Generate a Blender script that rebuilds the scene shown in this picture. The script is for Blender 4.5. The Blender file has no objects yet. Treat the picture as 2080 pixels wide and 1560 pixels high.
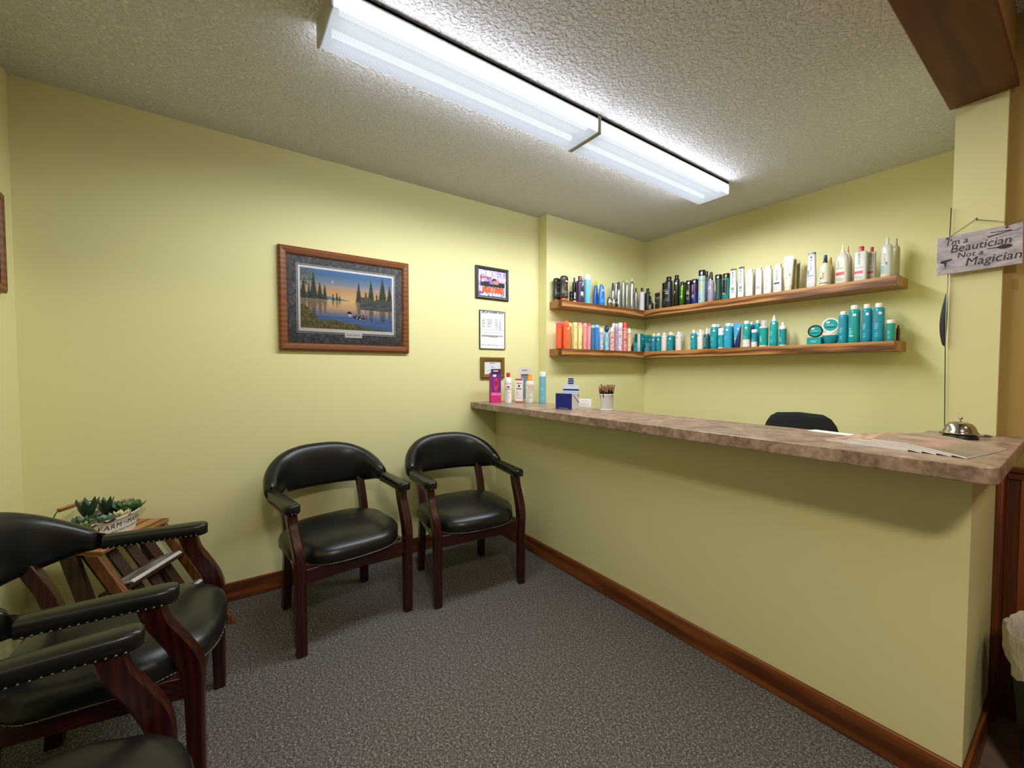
"""Salon waiting corner with a reception counter and two product shelves."""
TUBE, LENS, P_DOWN, P_SIDE, P_HALL, P_SALON, WORLD, EXPO = 1.1, 0.36, 21.0, 9.0, 5.0, 32.0, 0.12, 0.0
import bpy, bmesh, math, random
from mathutils import Vector, Matrix, Euler
R = random.Random(7)
scene = bpy.context.scene
COL = scene.collection
PI = math.pi

# ------------------------------------------------------------------ helpers
def lin(h):
    if not isinstance(h, str):
        return tuple(h)
    o = []
    for i in (0, 2, 4):
        c = int(h[i:i+2], 16) / 255.0
        o.append(c / 12.92 if c <= 0.04045 else ((c + 0.055) / 1.055) ** 2.4)
    return tuple(o)

def tag(o, label=None, cat=None, group=None, kind=None):
    if label: o['label'] = label
    if cat: o['category'] = cat
    if group: o['group'] = group
    if kind: o['kind'] = kind
    return o

def thing(name, label, cat, loc=(0, 0, 0), rz=0.0, group=None, rot=None):
    o = bpy.data.objects.new(name, None)
    COL.objects.link(o)
    o.empty_display_size = 0.05
    o.location = loc
    o.rotation_euler = rot if rot else (0, 0, rz)
    return tag(o, label, cat, group)

class MB:
    """collects faces of ONE part"""
    def __init__(s):
        s.v = []; s.f = []; s.c = []
    def add(s, vs, fs, col=None, mat=None):
        b = len(s.v)
        for p in vs:
            p = Vector(p)
            s.v.append(mat @ p if mat else p)
        for k, f in enumerate(fs):
            s.f.append(tuple(b + i for i in f))
            s.c.append(col[k] if isinstance(col, list) else col)
        return s
    def box(s, x0, x1, y0, y1, z0, z1, col=None, mat=None):
        vs = [(x, y, z) for z in (z0, z1) for y in (y0, y1) for x in (x0, x1)]
        fs = [(0, 2, 3, 1), (4, 5, 7, 6), (0, 1, 5, 4), (2, 6, 7, 3), (0, 4, 6, 2), (1, 3, 7, 5)]
        return s.add(vs, fs, col, mat)
    def loft(s, rings, closed=True, caps=True, col=None, mat=None):
        n = len(rings[0]); vs = [p for r in rings for p in r]; fs = []; m = len(rings)
        for i in range(m - 1):
            for j in range(n if closed else n - 1):
                k = (j + 1) % n
                fs.append((i*n + j, i*n + k, (i+1)*n + k, (i+1)*n + j))
        if caps and closed:
            fs.append(tuple(range(n - 1, -1, -1)))
            fs.append(tuple((m-1)*n + j for j in range(n)))
        return s.add(vs, fs, col, mat)
    def tube(s, pts, r, n=8, col=None, mat=None):
        pts = [Vector(p) for p in pts]; rings = []
        up = None
        for i, p in enumerate(pts):
            t = (pts[min(i+1, len(pts)-1)] - pts[max(i-1, 0)]).normalized()
            if up is None:
                up = Vector((0, 0, 1)) if abs(t.z) < 0.9 else Vector((1, 0, 0))
            a = t.cross(up).normalized(); b = a.cross(t).normalized(); up = b
            rr = r[i] if isinstance(r, (list, tuple)) else r
            rings.append([p + a*math.cos(2*PI*k/n)*rr + b*math.sin(2*PI*k/n)*rr for k in range(n)])
        return s.loft(rings, col=col, mat=mat)
    def lathe(s, prof, n=24, col=None, mat=None):
        return s.loft([[(r*math.cos(2*PI*k/n), r*math.sin(2*PI*k/n), z) for k in range(n)] for r, z in prof], col=col, mat=mat)
    def ball(s, c, r, n=8, m=5, col=None, mat=None):
        c = Vector(c)
        rings = [[c + Vector((math.cos(2*PI*k/n)*math.sin(PI*i/m)*r, math.sin(2*PI*k/n)*math.sin(PI*i/m)*r, -math.cos(PI*i/m)*r)) for k in range(n)] for i in range(1, m)]
        return s.loft(rings, col=col, mat=mat)
    def build(s, name, material, parent=None, smooth=None, bevel=0.0, loc=None, rz=None, seg=2):
        me = bpy.data.meshes.new(name)
        me.from_pydata([tuple(p) for p in s.v], [], s.f)
        if any(c is not None for c in s.c):
            at = me.color_attributes.new('Col', 'FLOAT_COLOR', 'CORNER')
            buf = []
            for f, c in zip(s.f, s.c):
                c = lin(c) if c is not None else (1, 1, 1)
                buf += [c[0], c[1], c[2], 1.0] * len(f)
            at.data.foreach_set('color', buf)
        bm = bmesh.new(); bm.from_mesh(me)
        bmesh.ops.recalc_face_normals(bm, faces=bm.faces[:])
        bm.to_mesh(me); bm.free()
        me.materials.append(material)
        if smooth is not None:
            try:
                me.shade_smooth()
                me.set_sharp_from_angle(angle=math.radians(smooth))
            except Exception:
                for p in me.polygons: p.use_smooth = True
        o = bpy.data.objects.new(name, me); COL.objects.link(o)
        if parent: o.parent = parent
        if loc: o.location = loc
        if rz: o.rotation_euler = (0, 0, rz)
        if bevel:
            b = o.modifiers.new('edge', 'BEVEL'); b.width = bevel; b.segments = seg; b.limit_method = 'ANGLE'; b.angle_limit = math.radians(40)
            if smooth is None:
                me.shade_smooth(); me.set_sharp_from_angle(angle=math.radians(35))
        return o

def boxmb(x0, x1, y0, y1, z0, z1, col=None):
    return MB().box(x0, x1, y0, y1, z0, z1, col)

def text_geo(body, size, shear=0.0, align='CENTER', spacing=1.0, bold=0.0):
    cu = bpy.data.curves.new('t', 'FONT'); cu.body = body; cu.size = size; cu.shear = shear
    cu.align_x = align; cu.align_y = 'CENTER'; cu.resolution_u = 3; cu.offset = bold; cu.space_character = spacing
    o = bpy.data.objects.new('t', cu); COL.objects.link(o)
    dg = bpy.context.evaluated_depsgraph_get(); dg.update()
    me = bpy.data.meshes.new_from_object(o.evaluated_get(dg))
    vs = [(v.co.x, v.co.y) for v in me.vertices]; fs = [tuple(p.vertices) for p in me.polygons]
    bpy.data.objects.remove(o); bpy.data.curves.remove(cu); bpy.data.meshes.remove(me)
    return vs, fs

# ------------------------------------------------------------------ materials
def new_mat(name):
    m = bpy.data.materials.new(name); m.use_nodes = True
    nt = m.node_tree; b = nt.nodes['Principled BSDF']
    return m, nt, b
def N(nt, t, **kw):
    n = nt.nodes.new(t)
    for k, v in kw.items(): setattr(n, k, v)
    return n
def ramp(nt, stops):
    r = N(nt, 'ShaderNodeValToRGB'); e = r.color_ramp.elements
    while len(e) > 1: e.remove(e[0])
    e[0].position = stops[0][0]; e[0].color = (*lin(stops[0][1]), 1)
    for p, c in stops[1:]:
        x = e.new(p); x.color = (*lin(c), 1)
    return r
def coords(nt, scale=(1, 1, 1), kind='Object', rot=(0, 0, 0)):
    tc = N(nt, 'ShaderNodeTexCoord'); mp = N(nt, 'ShaderNodeMapping')
    mp.inputs['Scale'].default_value = scale; mp.inputs['Rotation'].default_value = rot
    nt.links.new(tc.outputs[kind], mp.inputs['Vector'])
    return mp.outputs['Vector']
def noise(nt, vec, scale, detail=2.0, rough=0.5, dist=0.0):
    n = N(nt, 'ShaderNodeTexNoise'); n.inputs['Scale'].default_value = scale; n.inputs['Detail'].default_value = detail
    n.inputs['Roughness'].default_value = rough; n.inputs['Distortion'].default_value = dist
    if vec: nt.links.new(vec, n.inputs['Vector'])
    return n
def bump(nt, b, h, strength=0.3, dist=0.002):
    bp = N(nt, 'ShaderNodeBump'); bp.inputs['Strength'].default_value = strength; bp.inputs['Distance'].default_value = dist
    nt.links.new(h, bp.inputs['Height']); nt.links.new(bp.outputs['Normal'], b.inputs['Normal'])
def plain(name, col, rough=0.5, metal=0.0, spec=0.5, bumps=None):
    m, nt, b = new_mat(name)
    b.inputs['Base Color'].default_value = (*lin(col), 1); b.inputs['Roughness'].default_value = rough
    b.inputs['Metallic'].default_value = metal; b.inputs['Specular IOR Level'].default_value = spec
    if bumps:
        n = noise(nt, coords(nt), bumps[0], 3); bump(nt, b, n.outputs['Fac'], bumps[1], bumps[2])
    return m
def attr_mat(name, rough=0.35, metal=0.0, spec=0.5):
    m, nt, b = new_mat(name)
    a = N(nt, 'ShaderNodeAttribute'); a.attribute_name = 'Col'
    nt.links.new(a.outputs['Color'], b.inputs['Base Color'])
    b.inputs['Roughness'].default_value = rough; b.inputs['Metallic'].default_value = metal; b.inputs['Specular IOR Level'].default_value = spec
    return m
def wood(name, axis, stops, rough=0.4, fine=1.0, scale=1.0, dist=6.0, spec=0.4):
    """oak-like grain running along the axis, with cathedral figure"""
    m, nt, b = new_mat(name)
    sc = [9.0*scale]*3; sc[axis] = 0.9*scale
    v = coords(nt, sc)
    n1 = noise(nt, v, 1.0, 2, 0.5)
    w = N(nt, 'ShaderNodeTexWave'); w.wave_type = 'RINGS'; w.rings_direction = 'XYZ'[axis]
    w.inputs['Scale'].default_value = 2.6; w.inputs['Distortion'].default_value = dist; w.inputs['Detail'].default_value = 2; w.inputs['Detail Scale'].default_value = 0.7
    nt.links.new(v, w.inputs['Vector'])
    sf = [170.0*fine]*3; sf[axis] = 5.0
    n2 = noise(nt, coords(nt, sf), 1.0, 3, 0.6)
    mx = N(nt, 'ShaderNodeMix'); mx.data_type = 'FLOAT'; mx.inputs[0].default_value = 0.38
    nt.links.new(w.outputs['Fac'], mx.inputs[2]); nt.links.new(n2.outputs['Fac'], mx.inputs[3])
    mx2 = N(nt, 'ShaderNodeMix'); mx2.data_type = 'FLOAT'; mx2.inputs[0].default_value = 0.25
    nt.links.new(mx.outputs[0], mx2.inputs[2]); nt.links.new(n1.outputs['Fac'], mx2.inputs[3])
    r = ramp(nt, stops); nt.links.new(mx2.outputs[0], r.inputs['Fac']); nt.links.new(r.outputs['Color'], b.inputs['Base Color'])
    b.inputs['Roughness'].default_value = rough; b.inputs['Specular IOR Level'].default_value = spec
    bump(nt, b, n2.outputs['Fac'], 0.12, 0.001)
    return m

OAK = [(0.22, '4e2c12'), (0.38, '8a5628'), (0.55, 'b07a44'), (0.85, 'c79560')]
OAKD = [(0.15, '43220f'), (0.45, '6e3b1c'), (0.65, '83491f'), (0.9, '98592c')]
M = {}
M['oak_x'] = wood('oak_x', 0, OAK); M['oak_y'] = wood('oak_y', 1, OAK); M['oak_z'] = wood('oak_z', 2, OAK)
M['oakd_x'] = wood('oak_dark_x', 0, OAKD); M['oakd_y'] = wood('oak_dark_y', 1, OAKD); M['oakd_z'] = wood('oak_dark_z', 2, OAKD)
M['beam'] = wood('beam_wood', 1, [(0.1, '54301b'), (0.45, '683d23'), (0.7, '704528'), (0.95, '7a4d2e')], rough=0.55, scale=0.8, dist=9)
M['rack'] = wood('rack_wood', 2, [(0.15, '5a3519'), (0.5, '7d4d28'), (0.9, '945f34')], rough=0.6)
M['rack_shaded'] = wood('rack_shaded_wood', 2, [(0.15, '28150a'), (0.5, '3c2212'), (0.9, '4c2c18')], rough=0.6)  # same rack wood, with shade on boards facing away put into its colour
M['frame'] = wood('frame_wood', 0, [(0.1, '5a3016'), (0.5, '7b461f'), (0.9, '8d5529')], rough=0.4, scale=0.5, dist=3)
M['mahogany'] = wood('mahogany', 2, [(0.1, '1c0706'), (0.5, '320f0c'), (0.9, '451813')], rough=0.28, spec=0.5)
M['mahogany_x'] = wood('mahogany_x', 0, [(0.1, '1c0706'), (0.5, '320f0c'), (0.9, '451813')], rough=0.28, spec=0.5)

def wall_paint(name, col):
    m, nt, b = new_mat(name)
    b.inputs['Base Color'].default_value = (*lin(col), 1); b.inputs['Roughness'].default_value = 0.55; b.inputs['Specular IOR Level'].default_value = 0.25
    n = noise(nt, coords(nt), 220, 3, 0.6); bump(nt, b, n.outputs['Fac'], 0.12, 0.001)
    return m
M['wall'] = wall_paint('yellow_paint', 'e4dfa8')
M['hallwall'] = wall_paint('tan_paint', 'ae9256')

m, nt, b = new_mat('ceiling_texture')
b.inputs['Base Color'].default_value = (*lin('e8e5ee'), 1); b.inputs['Roughness'].default_value = 0.8; b.inputs['Specular IOR Level'].default_value = 0.2
v = coords(nt); n1 = noise(nt, v, 66, 3, 0.55, 0.5); r = ramp(nt, [(0.44, '000000'), (0.62, 'ffffff')]); nt.links.new(n1.outputs['Fac'], r.inputs['Fac'])
bump(nt, b, r.outputs['Color'], 0.9, 0.006)
M['ceiling'] = m

m, nt, b = new_mat('grey_carpet')
v = coords(nt); n1 = noise(nt, v, 260, 2, 0.8); n2 = noise(nt, v, 110, 3, 0.8); n3 = noise(nt, v, 5, 2)
r = ramp(nt, [(0.36, '141313'), (0.46, '55504e'), (0.54, '726c69'), (0.64, 'cfc7c1')])
mx = N(nt, 'ShaderNodeMix'); mx.data_type = 'FLOAT'; mx.inputs[0].default_value = 0.45
nt.links.new(n1.outputs['Fac'], mx.inputs[2]); nt.links.new(n2.outputs['Fac'], mx.inputs[3]); nt.links.new(mx.outputs[0], r.inputs['Fac'])
nt.links.new(r.outputs['Color'], b.inputs['Base Color']); b.inputs['Roughness'].default_value = 0.95; b.inputs['Specular IOR Level'].default_value = 0.1
bump(nt, b, mx.outputs[0], 0.9, 0.006)
M['carpet'] = m

m, nt, b = new_mat('hall_vinyl')
v = coords(nt, (1.2, 9, 9)); n1 = noise(nt, v, 1.5, 4, 0.6); r = ramp(nt, [(0.3, '6d5a4c'), (0.6, '8a7566'), (0.8, '9d8a78')])
nt.links.new(n1.outputs['Fac'], r.inputs['Fac']); nt.links.new(r.outputs['Color'], b.inputs['Base Color']); b.inputs['Roughness'].default_value = 0.3
M['vinyl'] = m

m, nt, b = new_mat('mottled_laminate')
v = coords(nt); n1 = noise(nt, v, 16, 5, 0.65, 0.8); n2 = noise(nt, v, 70, 3, 0.6)
mx = N(nt, 'ShaderNodeMix'); mx.data_type = 'FLOAT'; mx.inputs[0].default_value = 0.35
nt.links.new(n1.outputs['Fac'], mx.inputs[2]); nt.links.new(n2.outputs['Fac'], mx.inputs[3])
r = ramp(nt, [(0.32, '5f4b3f'), (0.45, '8a7261'), (0.55, 'a58b78'), (0.68, 'c0a892')]); nt.links.new(mx.outputs[0], r.inputs['Fac'])
nt.links.new(r.outputs['Color'], b.inputs['Base Color']); b.inputs['Roughness'].default_value = 0.33
M['laminate'] = m

m, nt, b = new_mat('black_vinyl_leather')
b.inputs['Base Color'].default_value = (*lin('141312'), 1); b.inputs['Roughness'].default_value = 0.33; b.inputs['Specular IOR Level'].default_value = 0.5
vo = N(nt, 'ShaderNodeTexVoronoi'); vo.inputs['Scale'].default_value = 420; nt.links.new(coords(nt), vo.inputs['Vector'])
n1 = noise(nt, coords(nt), 14, 2)
bump(nt, b, vo.outputs['Distance'], 0.10, 0.0006)
M['leather'] = m
M['nail'] = plain('antique_nail', '7c7468', 0.35, 1.0)
M['white_metal'] = plain('white_metal', 'd9d8d4', 0.45)
M['end_metal'] = plain('end_cap_metal', 'b4b0a8', 0.45)
M['silver'] = plain('polished_metal', 'd6d2c6', 0.14, 1.0)
M['black_plastic'] = plain('black_plastic', '0e0d0d', 0.45)
M['black_fabric'] = plain('black_mesh_fabric', '15161a', 0.85, bumps=(400, 0.4, 0.001))
M['white_plastic'] = plain('white_plastic', 'e8e6e0', 0.4)
M['paper'] = plain('paper', 'eeeceb', 0.7)
M['liner'] = plain('plastic_liner', 'c9c4bd', 0.38, bumps=(28, 0.8, 0.012))
M['gold'] = plain('aged_gold', '8c7038', 0.4, 0.7, bumps=(150, 0.6, 0.003))
M['black_frame'] = plain('black_frame', '1b1b19', 0.4)
M['twine'] = plain('twine', '6a5a42', 0.9)
M['feather'] = plain('black_feather', '14151c', 0.5, bumps=(300, 0.3, 0.001))
M['enamel'] = plain('cream_enamel', 'e4ddd0', 0.35)
M['ink'] = plain('dark_ink', '161514', 0.6)
M['plastic'] = attr_mat('coloured_plastic', 0.32)
M['metalpaint'] = attr_mat('metallic_can', 0.25, 0.85)
M['print'] = attr_mat('printed_card', 0.6, 0.0, 0.3)
M['artprint'] = attr_mat('art_print', 0.5, 0.0, 0.3)
M['leaf'] = attr_mat('succulent_leaf', 0.5)
m, nt, b = new_mat('clear_plastic')
b.inputs['Base Color'].default_value = (0.9, 0.9, 0.9, 1); b.inputs['Roughness'].default_value = 0.1; b.inputs['Alpha'].default_value = 0.35
M['clear'] = m
m, nt, b = new_mat('mat_board')
n1 = noise(nt, coords(nt), 60, 4, 0.7); r = ramp(nt, [(0.3, '3a3a42'), (0.5, '55565e'), (0.72, '85807a')]); nt.links.new(n1.outputs['Fac'], r.inputs['Fac'])
nt.links.new(r.outputs['Color'], b.inputs['Base Color']); b.inputs['Roughness'].default_value = 0.8
M['matboard'] = m
m, nt, b = new_mat('sign_board')
n1 = noise(nt, coords(nt, (14, 14, 40)), 1.2, 4, 0.7); r = ramp(nt, [(0.3, '8d8491'), (0.5, 'b9afb6'), (0.7, 'd4c8c8')]); nt.links.new(n1.outputs['Fac'], r.inputs['Fac'])
nt.links.new(r.outputs['Color'], b.inputs['Base Color']); b.inputs['Roughness'].default_value = 0.7
M['signboard'] = m
M['sign_ink'] = plain('sign_ink', '3b3040', 0.7)
# window glass of the picture frames
m = bpy.data.materials.new('picture_glass'); m.use_nodes = True; nt = m.node_tree; nt.nodes.clear()
out = N(nt, 'ShaderNodeOutputMaterial'); tr = N(nt, 'ShaderNodeBsdfTransparent'); gl = N(nt, 'ShaderNodeBsdfGlossy'); gl.inputs['Roughness'].default_value = 0.03
fz = N(nt, 'ShaderNodeFresnel'); fz.inputs['IOR'].default_value = 1.45; ms = N(nt, 'ShaderNodeMixShader')
nt.links.new(fz.outputs[0], ms.inputs[0]); nt.links.new(tr.outputs[0], ms.inputs[1]); nt.links.new(gl.outputs[0], ms.inputs[2]); nt.links.new(ms.outputs[0], out.inputs[0])
M['glass'] = m
# lamp tubes and ribbed diffuser
def emis(name, col, s):
    m = bpy.data.materials.new(name); m.use_nodes = True; nt = m.node_tree; nt.nodes.clear()
    out = N(nt, 'ShaderNodeOutputMaterial'); e = N(nt, 'ShaderNodeEmission'); e.inputs[0].default_value = (*col, 1); e.inputs[1].default_value = s
    nt.links.new(e.outputs[0], out.inputs[0]); return m
M['tube'] = emis('lamp_tube', (0.93, 0.97, 1.0), TUBE)
m = bpy.data.materials.new('ribbed_diffuser'); m.use_nodes = True; nt = m.node_tree; nt.nodes.clear()
out = N(nt, 'ShaderNodeOutputMaterial'); tr = N(nt, 'ShaderNodeBsdfTransparent'); tl = N(nt, 'ShaderNodeBsdfTranslucent'); e = N(nt, 'ShaderNodeEmission')
tr.inputs[0].default_value = (0.92, 0.96, 1, 1); tl.inputs[0].default_value = (0.85, 0.9, 0.95, 1)
e.inputs[0].default_value = (0.80, 0.88, 1.0, 1); e.inputs[1].default_value = LENS
ck = N(nt, 'ShaderNodeTexChecker'); ck.inputs['Scale'].default_value = 150.0; nt.links.new(coords(nt, rot=(0, 0, PI/4)), ck.inputs['Vector'])
mr = N(nt, 'ShaderNodeMapRange'); mr.inputs['To Min'].default_value = 0.15; mr.inputs['To Max'].default_value = 0.5; nt.links.new(ck.outputs['Fac'], mr.inputs['Value'])
ms = N(nt, 'ShaderNodeMixShader'); nt.links.new(mr.outputs[0], ms.inputs[0]); nt.links.new(tl.outputs[0], ms.inputs[1]); nt.links.new(tr.outputs[0], ms.inputs[2])
ad = N(nt, 'ShaderNodeAddShader'); nt.links.new(ms.outputs[0], ad.inputs[0]); nt.links.new(e.outputs[0], ad.inputs[1]); nt.links.new(ad.outputs[0], out.inputs[0])
M['diffuser'] = m
M['diffuser_side'] = emis('bright_diffuser_edge', (0.92, 0.96, 1.0), P_SIDE)
nt = M['diffuser_side'].node_tree   # the ribs of the edge throw their light outwards only
ge = N(nt, 'ShaderNodeNewGeometry'); mr = N(nt, 'ShaderNodeMapRange'); mr.inputs['To Min'].default_value = P_SIDE; mr.inputs['To Max'].default_value = 0.25
nt.links.new(ge.outputs['Backfacing'], mr.inputs['Value']); nt.links.new(mr.outputs[0], [n for n in nt.nodes if n.type == 'EMISSION'][0].inputs[1])
M['salon_glow'] = emis('salon_lamp_glow', (1.0, 0.92, 0.78), 4.0)
M['downlight'] = emis('downlight_glow', (1.0, 0.86, 0.62), 9.0)

def struct(name, mb, mat, bevel=0.0):
    o = mb.build(name, mat, bevel=bevel); o['kind'] = 'structure'; return o

# ------------------------------------------------------------------ the room
XA, YL, XJ, YJ, YB, CZ = -2.616, -0.696, -2.515, 2.106, 3.338, 2.44
ZC, YC, YH, XE = 0.991, 1.477, 1.693, -0.191
struct('floor', boxmb(XA-0.1, XE, YL-0.1, YB+0.1, -0.05, 0.0), M['carpet'])
struct('floor_hall', boxmb(XE, 2.6, YL-0.1, YB+0.1, -0.05, 0.0), M['vinyl'])
struct('ceiling', boxmb(XA-0.1, 2.6, YL-0.1, YB+0.1, CZ, CZ+0.05), M['ceiling'])
struct('wall_left', boxmb(XA-0.1, XA, YL-0.1, YJ, 0, CZ), M['wall'])
struct('wall_left_bumpout', boxmb(XA-0.1, XJ, YJ, YB, 0, CZ), M['wall'])
struct('wall_back', boxmb(XA-0.1, XE-0.01, YB, YB+0.1, 0, CZ), M['wall'])
struct('wall_front', boxmb(XA-0.1, -0.33, YL-0.1, YL, 0, CZ), M['wall'])
struct('wall_partition', boxmb(-0.326, -0.2, 2.222, YB, 0, CZ), M['wall'])
struct('wall_hall', boxmb(-0.2, 2.6, 2.25, 2.35, 0, CZ), M['hallwall'])
struct('wall_counter', boxmb(XA, XE, YH, YH+0.11, 0, ZC-0.042), M['wall'])
struct('wall_counter_end', boxmb(-0.31, XE, YH+0.11, 2.222, 0, ZC-0.042), M['wall'])
struct('wall_header', boxmb(-0.33, -0.19, YL, 2.222, 2.2, CZ), M['hallwall'])
struct('trim_1', boxmb(-0.342, -0.178, YL, 2.222, 2.18, 2.202), M['beam'], 0.003)
# baseboards (oak boards with an eased top edge)
def baseboard(name, x0, x1, y0, y1, mat):
    struct(name, boxmb(x0, x1, y0, y1, 0, 0.1), mat, 0.004)
baseboard('baseboard_left', XA, XA+0.013, YL, YH, M['oakd_y'])
baseboard('baseboard_counter', XA, XE+0.013, YH-0.013, YH, M['oakd_x'])
baseboard('baseboard_counter_end', XE, XE+0.013, YH, 2.165, M['oakd_y'])
baseboard('baseboard_front', XA, -0.33, YL, YL+0.013, M['oakd_x'])
# oak wainscot of the hall
struct('trim_2', boxmb(XE, XE+0.018, 2.165, 2.25, 0, 0.948), M['oakd_z'], 0.003)
w = MB()
w.box(XE+0.018, 2.6, 2.236, 2.25, 0, 0.86)
for k in range(28):
    x = XE + 0.05 + k*0.1
    w.box(x, x+0.086, 2.231, 2.237, 0.1, 0.86)
struct('trim_3', w, M['oakd_z'], 0.002)
w = boxmb(XE+0.018, 2.6, 2.222, 2.25, 0.868, 0.888); w.box(XE+0.018, 2.6, 2.228, 2.25, 0.845, 0.868)
struct('trim_4', w, M['oakd_x'], 0.004)

# ------------------------------------------------------------------ counter top
def rounded_plate(pts, z0, z1):
    mb = MB(); mb.loft([[(x, y, z) for x, y in pts] for z in (z0, z1)]); return mb
pts = [(XA, YC)]
rc = 0.035; cx_, cy_ = -0.127-rc, YC+rc
for k in range(7):
    a = -PI/2 + k*PI/12; pts.append((cx_+rc*math.cos(a), cy_+rc*math.sin(a)))
pts += [(-0.133, 2.25), (-0.2, 2.25), (-0.2, 2.222), (-0.37, 2.222), (-0.37, 1.87), (XJ if False else XA, 1.87)]
ct = rounded_plate(pts, ZC-0.041, ZC).build('counter_top', M['laminate'], bevel=0.002)
tag(ct, 'long mottled brown laminate counter top over the yellow half wall', 'counter')

# ------------------------------------------------------------------ ceiling lights
def ceiling_light(y0, y1, label, gain=1.0):
    t = thing('fluorescent_light', label, 'ceiling light', (-1.5075, (y0+y1)/2, CZ), 0, 'fluorescent ceiling lights')
    L = (y1-y0)/2; W = 0.1025
    h = MB()
    h.box(-W, W, -L, L, -0.018, -0.008); h.box(-W+0.03, W-0.03, -L, L, -0.008, 0)
    h.box(-W, -W+0.004, -L, L, -0.024, -0.008); h.box(W-0.004, W, -L, L, -0.024, -0.008)
    h.box(-0.03, 0.03, -L+0.02, L-0.02, -0.034, -0.018)
    h.build('housing', M['white_metal'], t)
    for s in (-1, 1):
        e = MB(); y = s*(L-0.005)
        e.box(-W-0.002, W+0.002, y-0.006, y+0.004, -0.0875, -0.004)
        e.build('end_cap', M['end_metal'], t, bevel=0.003)
    d = MB()
    w = W-0.001; z0 = -0.0845; z1 = -0.022
    n = 2
    prof = [(-w, z1), (-w, z0+0.004), (-w+0.004, z0), (w-0.004, z0), (w, z0+0.004), (w, z1)]
    d.loft([[(x, y, z) for x, z in prof] for y in (-L+0.012, L-0.012)], closed=False)
    dm = d.build('diffuser', M['diffuser'], t); dm.data.materials.append(M['diffuser_side'])
    for pf in dm.data.polygons:
        if abs(pf.normal.x) > 0.9: pf.material_index = 1
    for s in (-1, 1):
        tb = MB(); tb.tube([(s*0.055, -L+0.04, -0.05), (s*0.055, L-0.04, -0.05)], 0.0125, 14)
        tb.build('lamp_tube', M['tube'], t, smooth=60)
    # the light the fixture gives off: rows of small lamps along its ribbed underside and sides
    rows = [(-0.07, -0.0862, 0.0, P_DOWN), (0.0, -0.0862, 0.0, P_DOWN), (0.07, -0.0862, 0.0, P_DOWN)]
    for x, z, ry, power in rows:
        cnt = 14
        for k in range(cnt):
            la = bpy.data.lights.new('fixture_glow', 'SPOT'); la.spot_size = PI; la.spot_blend = 0.45; la.shadow_soft_size = 0.0
            la.energy = gain*power/cnt; la.color = (0.95, 0.98, 1.0)
            lo = bpy.data.objects.new('fixture_glow', la); COL.objects.link(lo); lo.parent = t
            lo.location = (x, -L+0.06+(2*L-0.12)*k/(cnt-1), z); lo.rotation_euler = (0, ry, 0)
    return t
ceiling_light(0.298, 1.5025, 'nearer ribbed fluorescent ceiling light of the two, over the waiting chairs', 0.84)
ceiling_light(1.5055, 2.714, 'farther ribbed fluorescent ceiling light of the two, over the counter', 1.0)
t = thing('recessed_downlight', 'small round warm hall light mirrored in the lake picture glass', 'ceiling light', (0.79, 1.52, CZ))
mb = MB(); mb.lathe([(0.095, 0), (0.095, -0.006), (0.078, -0.010), (0.076, -0.002)], 32); mb.build('trim_ring', M['white_metal'], t, smooth=40)
mb = MB(); mb.lathe([(0.075, -0.003), (0.075, -0.006)], 32); mb.build('lens', M['downlight'], t)
la = bpy.data.lights.new('hall_glow', 'AREA'); la.shape = 'DISK'; la.size = 0.14; la.energy = P_HALL; la.color = (1.0, 0.80, 0.52)
lo = bpy.data.objects.new('hall_glow', la); COL.objects.link(lo); lo.location = (0.79, 1.52, CZ-0.011)

t = thing('ceiling_lamp', 'round white ceiling lamp of the salon room, behind the photographer', 'ceiling light', (0.60, 0.10, CZ))
mb = MB(); mb.lathe([(0.17, 0), (0.17, -0.02), (0.155, -0.022)], 40); mb.build('base', M['white_metal'], t, smooth=40)
mb = MB(); mb.lathe([(0.155, -0.02), (0.15, -0.045), (0.12, -0.07), (0.06, -0.085), (0.001, -0.088)], 40); mb.build('shade', M['salon_glow'], t, smooth=60)
la = bpy.data.lights.new('salon_glow', 'AREA'); la.shape = 'DISK'; la.size = 0.3; la.energy = P_SALON; la.color = (1.0, 0.90, 0.74)
lo = bpy.data.objects.new('salon_glow', la); COL.objects.link(lo); lo.location = (0.60, 0.10, CZ-0.09)

# ------------------------------------------------------------------ pictures on the walls
def art(w, h, nx, ny, fn, y=0.0):
    """flat printed sheet in the local XZ plane, facing -Y"""
    mb = MB()
    vs = [(-w/2 + w*i/nx, y, -h/2 + h*j/ny) for j in range(ny+1) for i in range(nx+1)]
    fs = []; cs = []
    for j in range(ny):
        for i in range(nx):
            a = j*(nx+1)+i
            fs.append((a, a+1, a+nx+2, a+nx+1)); cs.append(fn((i+0.5)/nx, (j+0.5)/ny))
    mb.add(vs, fs, cs); return mb
def frame_mb(w, h, fw, d0, d1, lip=0.0):
    """mitred picture frame moulding, outer size w x h, from y=-d1 (front) to y=-d0 (wall)"""
    mb = MB()
    prof = [(0, -d0), (0, -d1*0.72), (fw*0.28, -d1), (fw*0.8, -d1*0.9), (fw, -d1*0.62), (fw, -d0)]
    rings = []
    for (sx, sz) in ((-1, -1), (1, -1), (1, 1), (-1, 1)):
        rings.append([(sx*(w/2-p), y, sz*(h/2-p)) for p, y in prof])
    n = len(prof)
    vs = [p for r in rings for p in r]; fs = []
    for i in range(4):
        k = (i+1) % 4
        for j in range(n):
            jj = (j+1) % n
            fs.append((i*n+j, i*n+jj, k*n+jj, k*n+j))
    mb.add(vs, fs); return mb
def hsh(a, b):
    x = math.sin(a*127.1 + b*311.7)*43758.5453
    return x - math.floor(x)
def mixc(a, b, t):
    t = max(0.0, min(1.0, t)); return tuple(a[i]+(b[i]-a[i])*t for i in range(3))
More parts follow.
